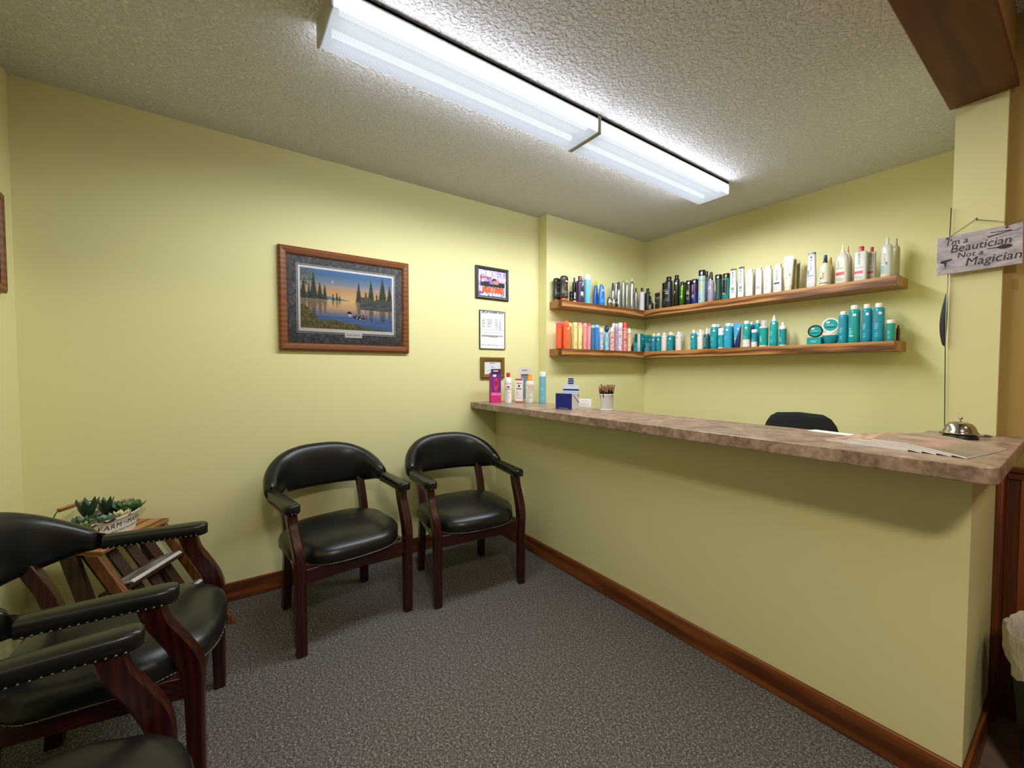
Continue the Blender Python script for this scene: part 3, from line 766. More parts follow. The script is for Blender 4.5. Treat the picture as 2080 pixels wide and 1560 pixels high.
# ------------------------------------------------------------------ bottles
BOTTLES = [
 ('U', -2.472, 2.177, 0.0356, 0.62, 0.184, 'shampoo_bottle', 'squeeze', '2b2624', '8a5534', 'dk', 'n', 'leftmost black squeeze bottle with copper foot, half hidden at the upper shelf end'),
 ('U', -2.412, 2.198, 0.036, 0.62, 0.194, 'shampoo_bottle', 'squeeze', '342b28', 'b06c3c', 'dk', 's', 'taller dark brown squeeze bottle on a copper foot, second from upper shelf end'),
 ('U', -2.404, 2.264, 0.0123, 0.55, 0.076, 'product_box', 'box', '15181a', '', 'wl1', 'n', 'tiny black carton with grey print between the squeeze bottles and purple bottle'),
 ('U', -2.404, 2.299, 0.0124, 0.55, 0.08, 'product_box', 'box', '1c1a1c', '', 'skull', 'n', 'tiny black and white carton tucked against the purple bottle'),
 ('U', -2.472, 2.363, 0.0172, 1.0, 0.21, 'shampoo_bottle', 'round', '1d1722', '33263d', 'no', 'n', 'blackish purple bottle standing behind the purple bottle with a white animal'),
 ('U', -2.412, 2.366, 0.0297, 1.0, 0.212, 'shampoo_bottle', 'round', '38224a', '43305a', 'lion', 's', 'deep purple bottle with a white animal figure on its front'),
 ('U', -2.472, 2.486, 0.023, 1.0, 0.242, 'hairspray_can', 'full', '8fc4d0', 'e6e2e4', 'no', 'n', 'pale blue can with white cap hidden behind the front pale blue can'),
 ('U', -2.412, 2.45, 0.0268, 1.0, 0.233, 'hairspray_can', 'full', '7cc0d4', 'eceaf0', 'no', 'n', 'pale blue can with white cap between purple bottle and royal blue bottles'),
 ('U', -2.472, 2.614, 0.0269, 0.7, 0.226, 'styling_bottle', 'cone', '1d5fb0', 'b9c322', 'blues', 'n', 'left royal blue nozzle bottle with lime tip, behind its twin'),
 ('U', -2.412, 2.62, 0.0318, 0.7, 0.225, 'styling_bottle', 'cone', '1d6fd0', 'c3cf22', 'blue', 's', 'front royal blue nozzle bottle with lime tip and pale ring print'),
 ('U', -2.412, 2.714, 0.0223, 1.0, 0.082, 'cream_jar', 'ball', 'b9b6ae', '7d7a74', 'chrome', 'n', 'left round chrome jar at the foot of the silver bottles'),
 ('U', -2.412, 2.767, 0.0192, 1.0, 0.08, 'cream_jar', 'ball', 'c4c2bc', '8d8a84', 'chrome', 'n', 'middle round chrome jar below the black capped silver bottles'),
 ('U', -2.412, 2.806, 0.0116, 1.0, 0.073, 'cream_jar', 'ball', '3f4138', '2a2a26', 'chrome', 'n', 'right dark round jar beside the two chrome jars'),
 ('U', -2.442, 2.793, 0.0188, 1.0, 0.214, 'spray_bottle', 'tallcap', 'a9a9a9', '16201a', 'metal', 'n', 'slim silver bottle with tapered black cap rising behind the chrome jars'),
 ('U', -2.472, 2.868, 0.0145, 1.0, 0.232, 'hairspray_can', 'aero', 'b4b4b2', 'c8c8c8', 'metal', 'n', 'silver can showing between the two tapered black capped silver bottles'),
 ('U', -2.412, 2.833, 0.0213, 1.0, 0.223, 'spray_bottle', 'tallcap', 'b6b6b8', '10221a', 'metal', 's', 'wider silver bottle with tapered black cap and price sticker'),
 ('U', -2.442, 2.927, 0.0177, 1.0, 0.248, 'hairspray_can', 'aero', 'b2b2b0', 'cfcfcf', 'metal', 'n', 'silver can with plain domed silver top right of tapered black caps'),
 ('U', -2.442, 2.977, 0.0139, 1.0, 0.266, 'hairspray_can', 'nozz', 'adaeaa', 'e0dfcc', 'metal', 'n', 'thin silver can with cream nozzle, shorter of the two with nozzles'),
 ('U', -2.412, 3.008, 0.021, 1.0, 0.275, 'hairspray_can', 'nozz', 'bcbcbc', 'e6e4cc', 'metal', 'n', 'tallest silver can with a cream nozzle on the upper shelf'),
 ('U', -2.442, 3.103, 0.0141, 1.0, 0.207, 'spray_bottle', 'round', 'a8aaaa', '121416', 'metal', 'n', 'short slim silver bottle with black cap right of the tallest silver can'),
 ('U', -2.412, 3.15, 0.0234, 1.0, 0.207, 'spray_bottle', 'round', 'd6d4de', '131316', 'dlines', 'n', 'short pearl white bottle with black cap and grey print'),
 ('U', -2.442, 3.274, 0.0286, 1.0, 0.221, 'shampoo_bottle', 'round', '24221f', '121213', 'wl1', 's', 'rounded black bottle with round sticker near the upper shelf corner'),
 ('V', -2.342, 3.187, 0.023, 1.0, 0.113, 'dropper_bottle', 'dropper', '1e1512', '0f0d0d', 'amber', 'n', 'small dark amber dropper bottle in the upper shelf corner'),
 ('V', -2.276, 3.187, 0.0296, 0.6, 0.147, 'styling_tube', 'tube', '1b1d1e', '101112', 'seven', 'n', 'short black tube with a big white numeral seven'),
 ('V', -2.253, 3.272, 0.0239, 0.55, 0.242, 'product_box', 'box', '221f1c', '', 'wl1', 'n', 'tall black carton behind the glossy black can'),
 ('V', -2.161, 3.187, 0.0325, 1.0, 0.266, 'hairspray_can', 'aerocap', '23292c', '0e0f10', 'wl2', 'n', 'glossy black can with slim cap in front of the black carton'),
 ('V', -2.086, 3.187, 0.0249, 1.0, 0.266, 'hairspray_can', 'aerocap', '1b1b1b', '0d0d0d', 'two', 's', 'tall black can with a white numeral two'),
 ('V', -2.034, 3.187, 0.0233, 1.0, 0.202, 'hairspray_can', 'aerocap', '5c8b34', '141616', 'greenm', 'n', 'metallic green can with short black cap'),
 ('V', -2.048, 3.272, 0.0186, 1.0, 0.21, 'shampoo_bottle', 'full', '171a1d', '0d0f12', 'no', 'n', 'black bottle hidden between green can and navy black bottle'),
 ('V', -1.972, 3.187, 0.024, 1.0, 0.2, 'shampoo_bottle', 'full', '181a28', '121317', 'wl2', 's', 'navy black bottle with white swoosh next to the green can'),
 ('V', -1.92, 3.187, 0.0254, 1.0, 0.202, 'shampoo_bottle', 'full', '1f1f5c', '0f0f14', 'orangep', 's', 'navy blue bottle with orange print and black cap'),
 ('V', -1.86, 3.187, 0.026, 1.0, 0.264, 'hairspray_can', 'full', 'a3c1c8', '101010', 'yellowc', 's', 'pale blue steel can with tall black cap, tallest among dark bottles'),
 ('V', -1.871, 3.272, 0.0121, 1.0, 0.27, 'hairspray_can', 'full', '64748c', '131112', 'no', 'n', 'slate blue can with black cap hidden behind the pale blue can'),
 ('V', -1.784, 3.187, 0.0233, 1.0, 0.236, 'spray_bottle', 'tallcap', '9d92ae', '141414', 'wl2', 's', 'lavender bottle with big black trigger cap'),
 ('V', -1.723, 3.187, 0.0262, 1.0, 0.202, 'shampoo_bottle', 'full', '1c4644', '101412', 'yel', 's', 'dark green bottle with yellow strip on its label'),
 ('V', -1.663, 3.187, 0.0252, 1.0, 0.2, 'shampoo_bottle', 'full', '14837c', '141416', 'blackl', 'r', 'teal bottle with black label panel and black cap'),
 ('V', -1.609, 3.187, 0.0246, 0.5, 0.226, 'conditioner_bottle', 'flat', 'dcd8e4', '5c5648', 'bio1', 'n', 'first white wedge bottle with brown lid, beside the teal bottle'),
 ('V', -1.55, 3.187, 0.0227, 0.5, 0.228, 'conditioner_bottle', 'flat', 'dedae6', '5c5648', 'bio1', 'n', 'second white wedge bottle with brown lid and green leaf print'),
 ('V', -1.489, 3.187, 0.0251, 0.62, 0.198, 'shampoo_bottle', 'slab', 'dcdcd6', 'e2e0d8', 'bio2', 'n', 'white slab bottle with pinkish print, right after the wedge bottles'),
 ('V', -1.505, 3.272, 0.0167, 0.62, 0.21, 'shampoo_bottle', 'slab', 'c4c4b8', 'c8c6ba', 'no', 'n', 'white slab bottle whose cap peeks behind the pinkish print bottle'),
 ('V', -1.425, 3.187, 0.0212, 0.62, 0.198, 'shampoo_bottle', 'slab', 'dddce0', 'e2e0dc', 'bio3', 'n', 'white slab bottle with a pale pink stripe'),
 ('V', -1.365, 3.187, 0.0248, 0.62, 0.198, 'shampoo_bottle', 'slab', 'dcdcda', 'dedcd6', 'bio4', 's', 'white slab bottle with grey print only and price sticker'),
 ('V', -1.3, 3.187, 0.0264, 0.62, 0.196, 'shampoo_bottle', 'slab', 'd8d8dc', 'dedcd6', 'bio5', 's', 'white slab bottle with a dark grey stripe'),
 ('V', -1.237, 3.187, 0.0311, 0.6, 0.238, 'styling_tube', 'tube', 'dedbcc', 'dcd8c8', 'bio6', 'n', 'big cream tube with round green seal, widest at the top'),
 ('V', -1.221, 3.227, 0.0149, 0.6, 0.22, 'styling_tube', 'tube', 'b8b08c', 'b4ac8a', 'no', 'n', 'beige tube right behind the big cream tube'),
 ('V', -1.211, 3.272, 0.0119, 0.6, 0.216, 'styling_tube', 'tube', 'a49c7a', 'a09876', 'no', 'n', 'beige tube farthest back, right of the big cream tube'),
 ('V', -1.101, 3.187, 0.0256, 0.5, 0.23, 'conditioner_bottle', 'flat', 'd2ced4', '6a655c', 'bio7', 'n', 'pearl silver wedge bottle with brown lid standing apart'),
 ('V', -1.027, 3.187, 0.0286, 1.0, 0.198, 'spray_bottle', 'spray', 'e2dfca', '1c3150', 'bio8', 'n', 'cream rounded bottle with navy spray cap'),
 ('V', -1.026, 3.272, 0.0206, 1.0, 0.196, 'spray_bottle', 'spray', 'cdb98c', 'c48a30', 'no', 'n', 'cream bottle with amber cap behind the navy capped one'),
 ('V', -0.937, 3.187, 0.0329, 0.62, 0.244, 'shampoo_bottle', 'big', 'd4cfc0', 'e8e4b4', 'bioR', 'n', 'large white salon bottle with pointed cream nozzle and red stripe'),
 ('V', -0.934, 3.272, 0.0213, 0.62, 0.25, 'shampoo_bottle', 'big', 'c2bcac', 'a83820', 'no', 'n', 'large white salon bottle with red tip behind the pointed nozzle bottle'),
 ('V', -0.845, 3.187, 0.0296, 0.62, 0.208, 'shampoo_bottle', 'slabbig', 'd8d4d4', 'bc2c3c', 'bioR', 'n', 'front large white bottle with red cap and red stripe'),
 ('V', -0.805, 3.227, 0.0197, 0.62, 0.202, 'shampoo_bottle', 'slabbig', 'c8c4bc', 'b42838', 'bioR', 'n', 'second large white bottle with red cap, to the right and behind'),
 ('V', -0.726, 3.187, 0.0264, 0.8, 0.232, 'spray_bottle', 'big2', 'd2d0c8', 'ccd6cc', 'bioG', 'n', 'tallest white bottle with pale green pump at upper shelf right end'),
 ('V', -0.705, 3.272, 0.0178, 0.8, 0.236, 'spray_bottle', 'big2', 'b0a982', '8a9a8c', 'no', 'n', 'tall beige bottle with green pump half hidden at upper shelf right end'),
 ('L', -2.412, 2.143, 0.0175, 0.85, 0.198, 'shampoo_bottle', 'slabfull', 'f0603a', 'd8427c', 'amk', 'n', 'leftmost orange square bottle with magenta lid on lower shelf'),
 ('L', -2.472, 2.236, 0.0189, 0.85, 0.207, 'shampoo_bottle', 'slabfull', 'e0552c', 'c8432c', 'no', 'n', 'orange square bottle behind and between the two front orange bottles'),
 ('L', -2.412, 2.222, 0.0189, 0.85, 0.215, 'shampoo_bottle', 'slabfull', 'fb6c3a', 'fb7a45', 'amk', 's', 'taller orange square bottle with pale sticker'),
 ('L', -2.472, 2.311, 0.0155, 0.85, 0.214, 'shampoo_bottle', 'slabfull', 'efb878', 'f4e4a0', 'no', 'n', 'pale apricot square bottle half behind the taller orange bottle'),
 ('L', -2.412, 2.314, 0.0176, 0.85, 0.212, 'shampoo_bottle', 'slabfull', 'f3df96', 'f4ea9c', 'amk', 'n', 'yellow square bottle with yellow lid'),
 ('L', -2.412, 2.367, 0.015, 0.85, 0.213, 'shampoo_bottle', 'slabfull', 'f6e49c', 'f2b4b4', 'amk', 'n', 'yellow square bottle with pale pink lid'),
 ('L', -2.412, 2.424, 0.0147, 0.85, 0.213, 'shampoo_bottle', 'slabfull', 'fba0a4', 'fbb0ac', 'amk', 'n', 'pink square bottle with pink lid'),
 ('L', -2.412, 2.471, 0.0126, 0.85, 0.215, 'shampoo_bottle', 'slabfull', 'fba2ac', 'e0666a', 'amk', 'n', 'pink square bottle with red lid'),
 ('L', -2.412, 2.516, 0.0125, 0.85, 0.202, 'shampoo_bottle', 'slabfull', '4f76ac', 'a8d0e6', 'amk', 'n', 'dull blue square bottle beside the pink bottles'),
 ('L', -2.412, 2.564, 0.0167, 0.85, 0.208, 'shampoo_bottle', 'slabfull', '3d8fdc', 'a2d8ee', 'amk', 'n', 'bright blue square bottle with pale blue lid'),
 ('L', -2.412, 2.618, 0.0167, 1.0, 0.188, 'hairspray_can', 'dome', 'b4bede', 'f0eaea', 'pat1', 'n', 'slim lilac blue patterned can with white domed cap'),
 ('L', -2.412, 2.685, 0.0209, 1.0, 0.211, 'spray_bottle', 'foam', '7fc4e4', '1a3c62', 'pat2', 'n', 'light blue patterned bottle with navy pump'),
 ('L', -2.472, 2.778, 0.0145, 1.0, 0.195, 'hairspray_can', 'dome', 'c8bcd6', 'ece8f0', 'no', 'n', 'can with white cap hidden behind the navy pump bottle'),
 ('L', -2.412, 2.752, 0.0211, 1.0, 0.205, 'hairspray_can', 'dome', 'f0b8b0', 'f4ece8', 'pat3', 'n', 'pink and orange patterned can with white domed cap'),
 ('L', -2.472, 2.84, 0.0164, 1.0, 0.245, 'hairspray_can', 'full', 'd8d2d0', 'e2e0de', 'no', 'n', 'white capped can at the back behind the pink patterned cans'),
 ('L', -2.442, 2.841, 0.0175, 1.0, 0.24, 'hairspray_can', 'aerocap', 'b49cb8', 'dcdcde', 'pat4', 'n', 'mauve patterned can with clear grey cap'),
 ('L', -2.412, 2.856, 0.0216, 1.0, 0.244, 'hairspray_can', 'full', 'dcc4d8', 'e8e6ee', 'pat5', 'n', 'lilac patterned can with tall white cap'),
 ('L', -2.412, 2.917, 0.0199, 1.0, 0.248, 'hairspray_can', 'full', 'ee9a94', 'fb4a40', 'pat6', 'n', 'coral patterned can with bright red cap'),
 ('L', -2.412, 2.977, 0.0197, 1.0, 0.207, 'hairspray_can', 'dome', 'eac6a0', 'f2eee8', 'pat7', 'n', 'beige can with white domed cap, last of the patterned cans'),
 ('L', -2.412, 3.025, 0.0122, 1.0, 0.079, 'serum_bottle', 'serum', '16181c', '4a4a48', 'serum1', 'n', 'tiny black serum bottle beside the beige can'),
 ('L', -2.404, 3.058, 0.0152, 0.55, 0.081, 'product_box', 'box', '3fa0ac', '', 'box1', 's', 'tiny light teal carton in front of the dark teal carton'),
 ('L', -2.472, 3.153, 0.0138, 0.55, 0.167, 'product_box', 'box', '0f6a60', '', 'no', 'n', 'dark teal narrow carton at the back near the shelf corner'),
 ('L', -2.442, 3.177, 0.0275, 0.55, 0.166, 'product_box', 'box', '0a8c94', '', 'box2', 's', 'tall teal carton with a white side panel'),
 ('L', -2.442, 3.279, 0.0341, 0.55, 0.161, 'product_box', 'box', '0f8e96', '', 'box1', 's', 'wide teal carton in the lower shelf corner'),
 ('L', -2.412, 3.188, 0.0133, 1.0, 0.08, 'serum_bottle', 'serum', '121a2c', '1c2026', 'serum2', 'n', 'tiny navy serum bottle with a pink dot'),
 ('L', -2.404, 3.235, 0.021, 0.55, 0.082, 'product_box', 'box', '52aebc', '', 'box1', 's', 'small pale teal carton in front of the corner carton'),
 ('M', -2.308, 3.187, 0.0206, 1.0, 0.162, 'shampoo_bottle', 'round', '2288a8', 'f2ece4', 'wl3', 's', 'first teal bottle from the lower shelf corner'),
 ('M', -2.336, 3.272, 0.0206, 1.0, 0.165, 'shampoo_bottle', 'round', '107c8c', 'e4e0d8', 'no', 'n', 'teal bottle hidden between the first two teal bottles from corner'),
 ('M', -2.256, 3.187, 0.022, 1.0, 0.162, 'shampoo_bottle', 'round', '12909c', 'f4eee4', 'wl3', 's', 'second teal bottle from the lower shelf corner'),
 ('M', -2.202, 3.187, 0.0244, 1.0, 0.162, 'shampoo_bottle', 'round', 'ece4e0', 'ece6e4', 'mo', 'n', 'first white bottle of the lower shelf, between teal bottles'),
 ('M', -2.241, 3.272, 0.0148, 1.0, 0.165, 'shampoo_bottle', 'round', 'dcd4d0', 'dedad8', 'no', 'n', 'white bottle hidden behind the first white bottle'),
 ('M', -2.139, 3.187, 0.0268, 1.0, 0.161, 'shampoo_bottle', 'round', '148c98', 'f4f0ea', 'wl3', 's', 'broad teal bottle between two groups of white bottles'),
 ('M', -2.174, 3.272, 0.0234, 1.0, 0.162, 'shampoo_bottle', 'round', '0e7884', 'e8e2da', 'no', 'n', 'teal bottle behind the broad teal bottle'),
 ('M', -2.061, 3.187, 0.0258, 1.0, 0.158, 'shampoo_bottle', 'round', 'eae2de', 'f0eae6', 'mo', 'n', 'white bottle just left of the gap in the teal row'),
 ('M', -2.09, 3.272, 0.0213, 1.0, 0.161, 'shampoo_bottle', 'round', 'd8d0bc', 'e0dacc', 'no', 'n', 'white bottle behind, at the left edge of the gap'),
 ('M', -1.924, 3.187, 0.0245, 1.0, 0.163, 'shampoo_bottle', 'round', '149aac', 'f6f0ec', 'wl3', 's', 'teal bottle just right of the gap in the row'),
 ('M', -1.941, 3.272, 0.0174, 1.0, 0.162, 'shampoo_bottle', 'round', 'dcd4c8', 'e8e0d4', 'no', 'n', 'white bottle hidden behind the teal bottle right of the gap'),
 ('M', -1.866, 3.187, 0.0244, 1.0, 0.16, 'shampoo_bottle', 'round', 'eee8e8', 'f2eeee', 'mo', 'n', 'white bottle right of the gap beside the dark spray bottle'),
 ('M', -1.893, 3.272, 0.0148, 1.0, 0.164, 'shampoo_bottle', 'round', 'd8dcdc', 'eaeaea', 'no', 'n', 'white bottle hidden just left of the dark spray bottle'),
 ('M', -1.812, 3.187, 0.0243, 1.0, 0.168, 'spray_bottle', 'spray', '10585c', 'f0ece6', 'wlb', 's', 'dark green teal bottle with white pointed sprayer'),
 ('M', -1.84, 3.272, 0.0145, 1.0, 0.173, 'shampoo_bottle', 'round', 'c0ccd0', 'eaf0f2', 'no', 'n', 'white capped bottle hidden right of the dark spray bottle'),
 ('M', -1.751, 3.187, 0.0278, 1.0, 0.193, 'hairspray_can', 'aerocap', '0d98a8', 'f4f0ea', 'wl3', 's', 'tall rounded teal can with white cap, left of the white topped bottle'),
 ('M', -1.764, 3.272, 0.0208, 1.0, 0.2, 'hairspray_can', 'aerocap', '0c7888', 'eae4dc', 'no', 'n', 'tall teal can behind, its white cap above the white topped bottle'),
 ('M', -1.696, 3.187, 0.0218, 1.0, 0.158, 'shampoo_bottle', 'full', '22a0ac', 'f0eaec', 'wl4', 'n', 'bottle half white and half teal, between two tall cans'),
 ('M', -1.641, 3.187, 0.0295, 1.0, 0.191, 'hairspray_can', 'aerocap', '2aa4c8', 'f6f2ec', 'wl3', 's', 'tall sky blue teal can left of the blue tube'),
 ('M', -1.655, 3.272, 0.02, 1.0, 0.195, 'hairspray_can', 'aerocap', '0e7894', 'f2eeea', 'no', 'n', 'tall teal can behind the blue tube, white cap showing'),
 ('M', -1.572, 3.187, 0.0289, 0.6, 0.184, 'styling_tube', 'tube', '4aa8d6', '1c1c58', 'navyd', 's', 'light blue and navy tube, widest at its crimped top'),
 ('M', -1.506, 3.187, 0.0259, 1.0, 0.196, 'hairspray_can', 'aerocap', '14a0a4', 'f2ece4', 'whiteb', 's', 'teal can with white lower label, right of the blue tube'),
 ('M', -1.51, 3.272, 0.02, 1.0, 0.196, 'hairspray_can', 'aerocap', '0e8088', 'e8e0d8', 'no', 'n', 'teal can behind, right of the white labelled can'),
 ('M', -1.45, 3.187, 0.0204, 1.0, 0.128, 'hairspray_can', 'full', '2090a8', 'f2eee8', 'whiteb', 's', 'short travel size teal can with white cap'),
 ('M', -1.467, 3.272, 0.0212, 1.0, 0.203, 'hairspray_can', 'aerocap', '1a9cb8', 'f0e8de', 'no', 'n', 'teal can behind the short travel size can'),
 ('M', -1.387, 3.187, 0.0286, 1.0, 0.189, 'spray_bottle', 'clearcap', '14a09c', 'e6e0da', 'wl5', 'n', 'teal bottle with white collar and clear overcap'),
 ('M', -1.321, 3.187, 0.0263, 1.0, 0.219, 'mousse_can', 'mousse', '0ea4a8', 'f4e8e8', 'wl3', 's', 'tall teal can with white conical nozzle'),
 ('M', -1.264, 3.187, 0.0222, 1.0, 0.162, 'pump_bottle', 'pump', '12949c', 'ece8e2', 'wl5', 's', 'short teal bottle with white pump, last before the empty stretch'),
 ('M', -0.925, 3.187, 0.0249, 1.0, 0.199, 'hairspray_can', 'aerocap', '1094b0', 'f0e6dc', 'wl3', 'n', 'teal can directly right of the stacked jars, shorter than its neighbours'),
 ('M', -0.87, 3.187, 0.0289, 1.0, 0.23, 'hairspray_can', 'aerocap', '109a9c', 'ece2d8', 'wl6', 's', 'first of three big teal cans near the lower shelf right end'),
 ('M', -0.81, 3.187, 0.0252, 1.0, 0.229, 'hairspray_can', 'aerocap', '0d90ae', 'eae0d6', 'wl3', 's', 'middle one of three big teal cans near the right end'),
 ('M', -0.755, 3.187, 0.0274, 1.0, 0.228, 'hairspray_can', 'aerocap', '1292b0', 'eae4dc', 'wl3', 's', 'rightmost and tallest of three big teal cans'),
 ('M', -0.7, 3.187, 0.0202, 1.0, 0.125, 'shampoo_bottle', 'full', '1a9c98', 'eae4d8', 'wl3', 'n', 'short teal bottle with wide white cap at lower shelf right end'),
 ('M', -0.676, 3.227, 0.0084, 1.0, 0.093, 'serum_bottle', 'roundt', '5c2418', '180c08', 'no', 'n', 'thin dark red vial at the very right end of lower shelf'),
]

def P(*rows): return [tuple(r) for r in rows]
# profile rows: (height fraction, half-width fraction, depth factor relative to rho, squareness)
def profiles(kind):
    B = C = None; e = 2.0
    if kind in ('round', 'roundt'):
        B = P((0, .93), (.012, 1), (.77, 1), (.795, .97), (.82, .8), (.83, .52), (.84, .45)); C = P((.828, .47), (.985, .47), (1, .43))
    elif kind == 'full': B = P((0, .95), (.01, 1), (.82, 1), (.825, .9)); C = P((.826, .98), (.985, .98), (1, .9))
    elif kind == 'aerocap': B = P((0, .94), (.01, 1), (.80, 1), (.845, .95), (.875, .82), (.888, .68)); C = P((.886, .66), (.988, .66), (1, .6))
    elif kind == 'aero': B = P((0, .94), (.01, 1), (.88, 1), (.9, .95)); C = P((.9, 1), (.93, .98), (.965, .85), (.99, .5), (1, .2))
    elif kind == 'nozz': B = P((0, .94), (.01, 1), (.80, 1), (.84, .92), (.87, .7), (.89, .4), (.91, .36)); C = P((.905, .3), (.94, .32), (.97, .24), (1, .2))
    elif kind == 'tallcap': B = P((0, .94), (.01, 1), (.66, 1), (.69, .9), (.715, .66)); C = P((.71, .66), (.76, .62), (.98, .44), (1, .4))
    elif kind == 'squeeze':
        e = 2.6; C = P((0, .72), (.01, .78), (.085, .80), (.095, .76)); B = P((.09, .84), (.13, .97), (.27, 1), (.42, .92), (.56, .86), (.7, .90), (.86, .98), (.94, .90), (.98, .70), (1, .40))
    elif kind == 'cone': B = P((0, .96), (.02, 1), (.3, .98), (.5, .88), (.66, .68), (.76, .50), (.79, .44)); C = P((.785, .40), (.83, .34), (.9, .18), (1, .05))
    elif kind == 'ball': B = P((0, .45), (.08, .75), (.25, .96), (.42, 1), (.6, .95), (.72, .82)); C = P((.72, .78), (.78, .8), (.9, .66), (.97, .4), (1, .15))
    elif kind == 'box': e = 40.0; B = P((0, 1), (1, 1))
    elif kind == 'tube':
        e = 2.4; C = P((0, .62, 1), (.01, .66, 1), (.135, .68, 1), (.14, .6, 1)); B = P((.138, .72, 1.05), (.2, .76, 1.0), (.5, .86, .7), (.8, .95, .35), (.94, 1, .13), (.945, 1, .09), (1, 1, .09))
    elif kind == 'flat': e = 5.0; B = P((0, .88), (.02, .95), (.12, 1), (.3, .99), (.6, .88), (.94, .76), (.945, .7)); C = P((.942, .78), (.992, .78), (1, .74))
    elif kind == 'slab': e = 6.0; B = P((0, .95), (.01, 1), (.85, 1), (.865, .95), (.87, .7)); C = P((.868, .68, 1.1), (.99, .68, 1.1), (1, .64, 1.1))
    elif kind == 'slabfull': e = 6.0; B = P((0, .95), (.01, 1), (.89, 1), (.893, .94)); C = P((.894, .97), (.985, .97), (1, .9))
    elif kind == 'slabbig': e = 5.0; B = P((0, .95), (.012, 1), (.83, 1), (.85, .9), (.856, .5)); C = P((.855, .40, 1.5), (.985, .40, 1.5), (1, .36, 1.5))
    elif kind == 'big': e = 3.6; B = P((0, .95), (.012, 1), (.55, 1), (.63, .95), (.70, .78), (.76, .5), (.79, .32), (.83, .28)); C = P((.828, .2, 1.3), (.86, .22, 1.3), (.9, .15, 1.3), (1, .07, 1.3))
    elif kind == 'big2': e = 2.4; B = P((0, .95), (.01, 1), (.72, 1), (.77, .93), (.80, .75), (.815, .5)); C = P((.81, .42), (.84, .42), (.845, .28), (.985, .26), (1, .2))
    elif kind == 'spray': B = P((0, .95), (.012, 1), (.52, 1), (.62, .92), (.69, .72), (.73, .5), (.745, .42)); C = P((.74, .42), (.8, .42), (.81, .36), (.97, .30), (1, .26))
    elif kind == 'dropper': B = P((0, .95), (.02, 1), (.48, 1), (.55, .9), (.6, .55), (.62, .42)); C = P((.61, .46), (.72, .46), (.725, .28), (.93, .27), (.98, .2), (1, .1))
    elif kind == 'dome': B = P((0, .95), (.01, 1), (.78, 1), (.80, .97), (.82, .9)); C = P((.815, .84), (.86, .82), (.91, .7), (.955, .5), (.985, .28), (1, .1))
    elif kind == 'foam': B = P((0, .95), (.01, 1), (.68, 1), (.71, .85), (.72, .6)); C = P((.715, .62), (.78, .62), (.785, .95), (.86, 1), (.93, .86), (.98, .5), (1, .2))
    elif kind == 'serum': B = P((0, .92), (.03, 1), (.48, 1), (.56, .8), (.58, .6)); C = P((.57, .72), (.74, .72), (.745, .42), (.97, .4), (1, .3))
    elif kind == 'clearcap': B = P((0, .95), (.012, 1), (.70, 1), (.705, .97)); C = P((.702, 1.01), (.755, .98), (.77, .78), (.775, .3), (.87, .28), (.88, .4), (.93, .4), (.94, .25))
    elif kind == 'mousse': B = P((0, .94), (.01, 1), (.72, 1), (.76, .95), (.79, .78), (.80, .62)); C = P((.797, .56), (.83, .54), (.87, .4), (.96, .22), (1, .1))
    elif kind == 'pump': B = P((0, .96), (.012, 1), (.72, 1), (.725, .96)); C = P((.722, 1), (.80, .95), (.85, .74), (.875, .46), (.985, .44), (1, .38))
    return B, C, e

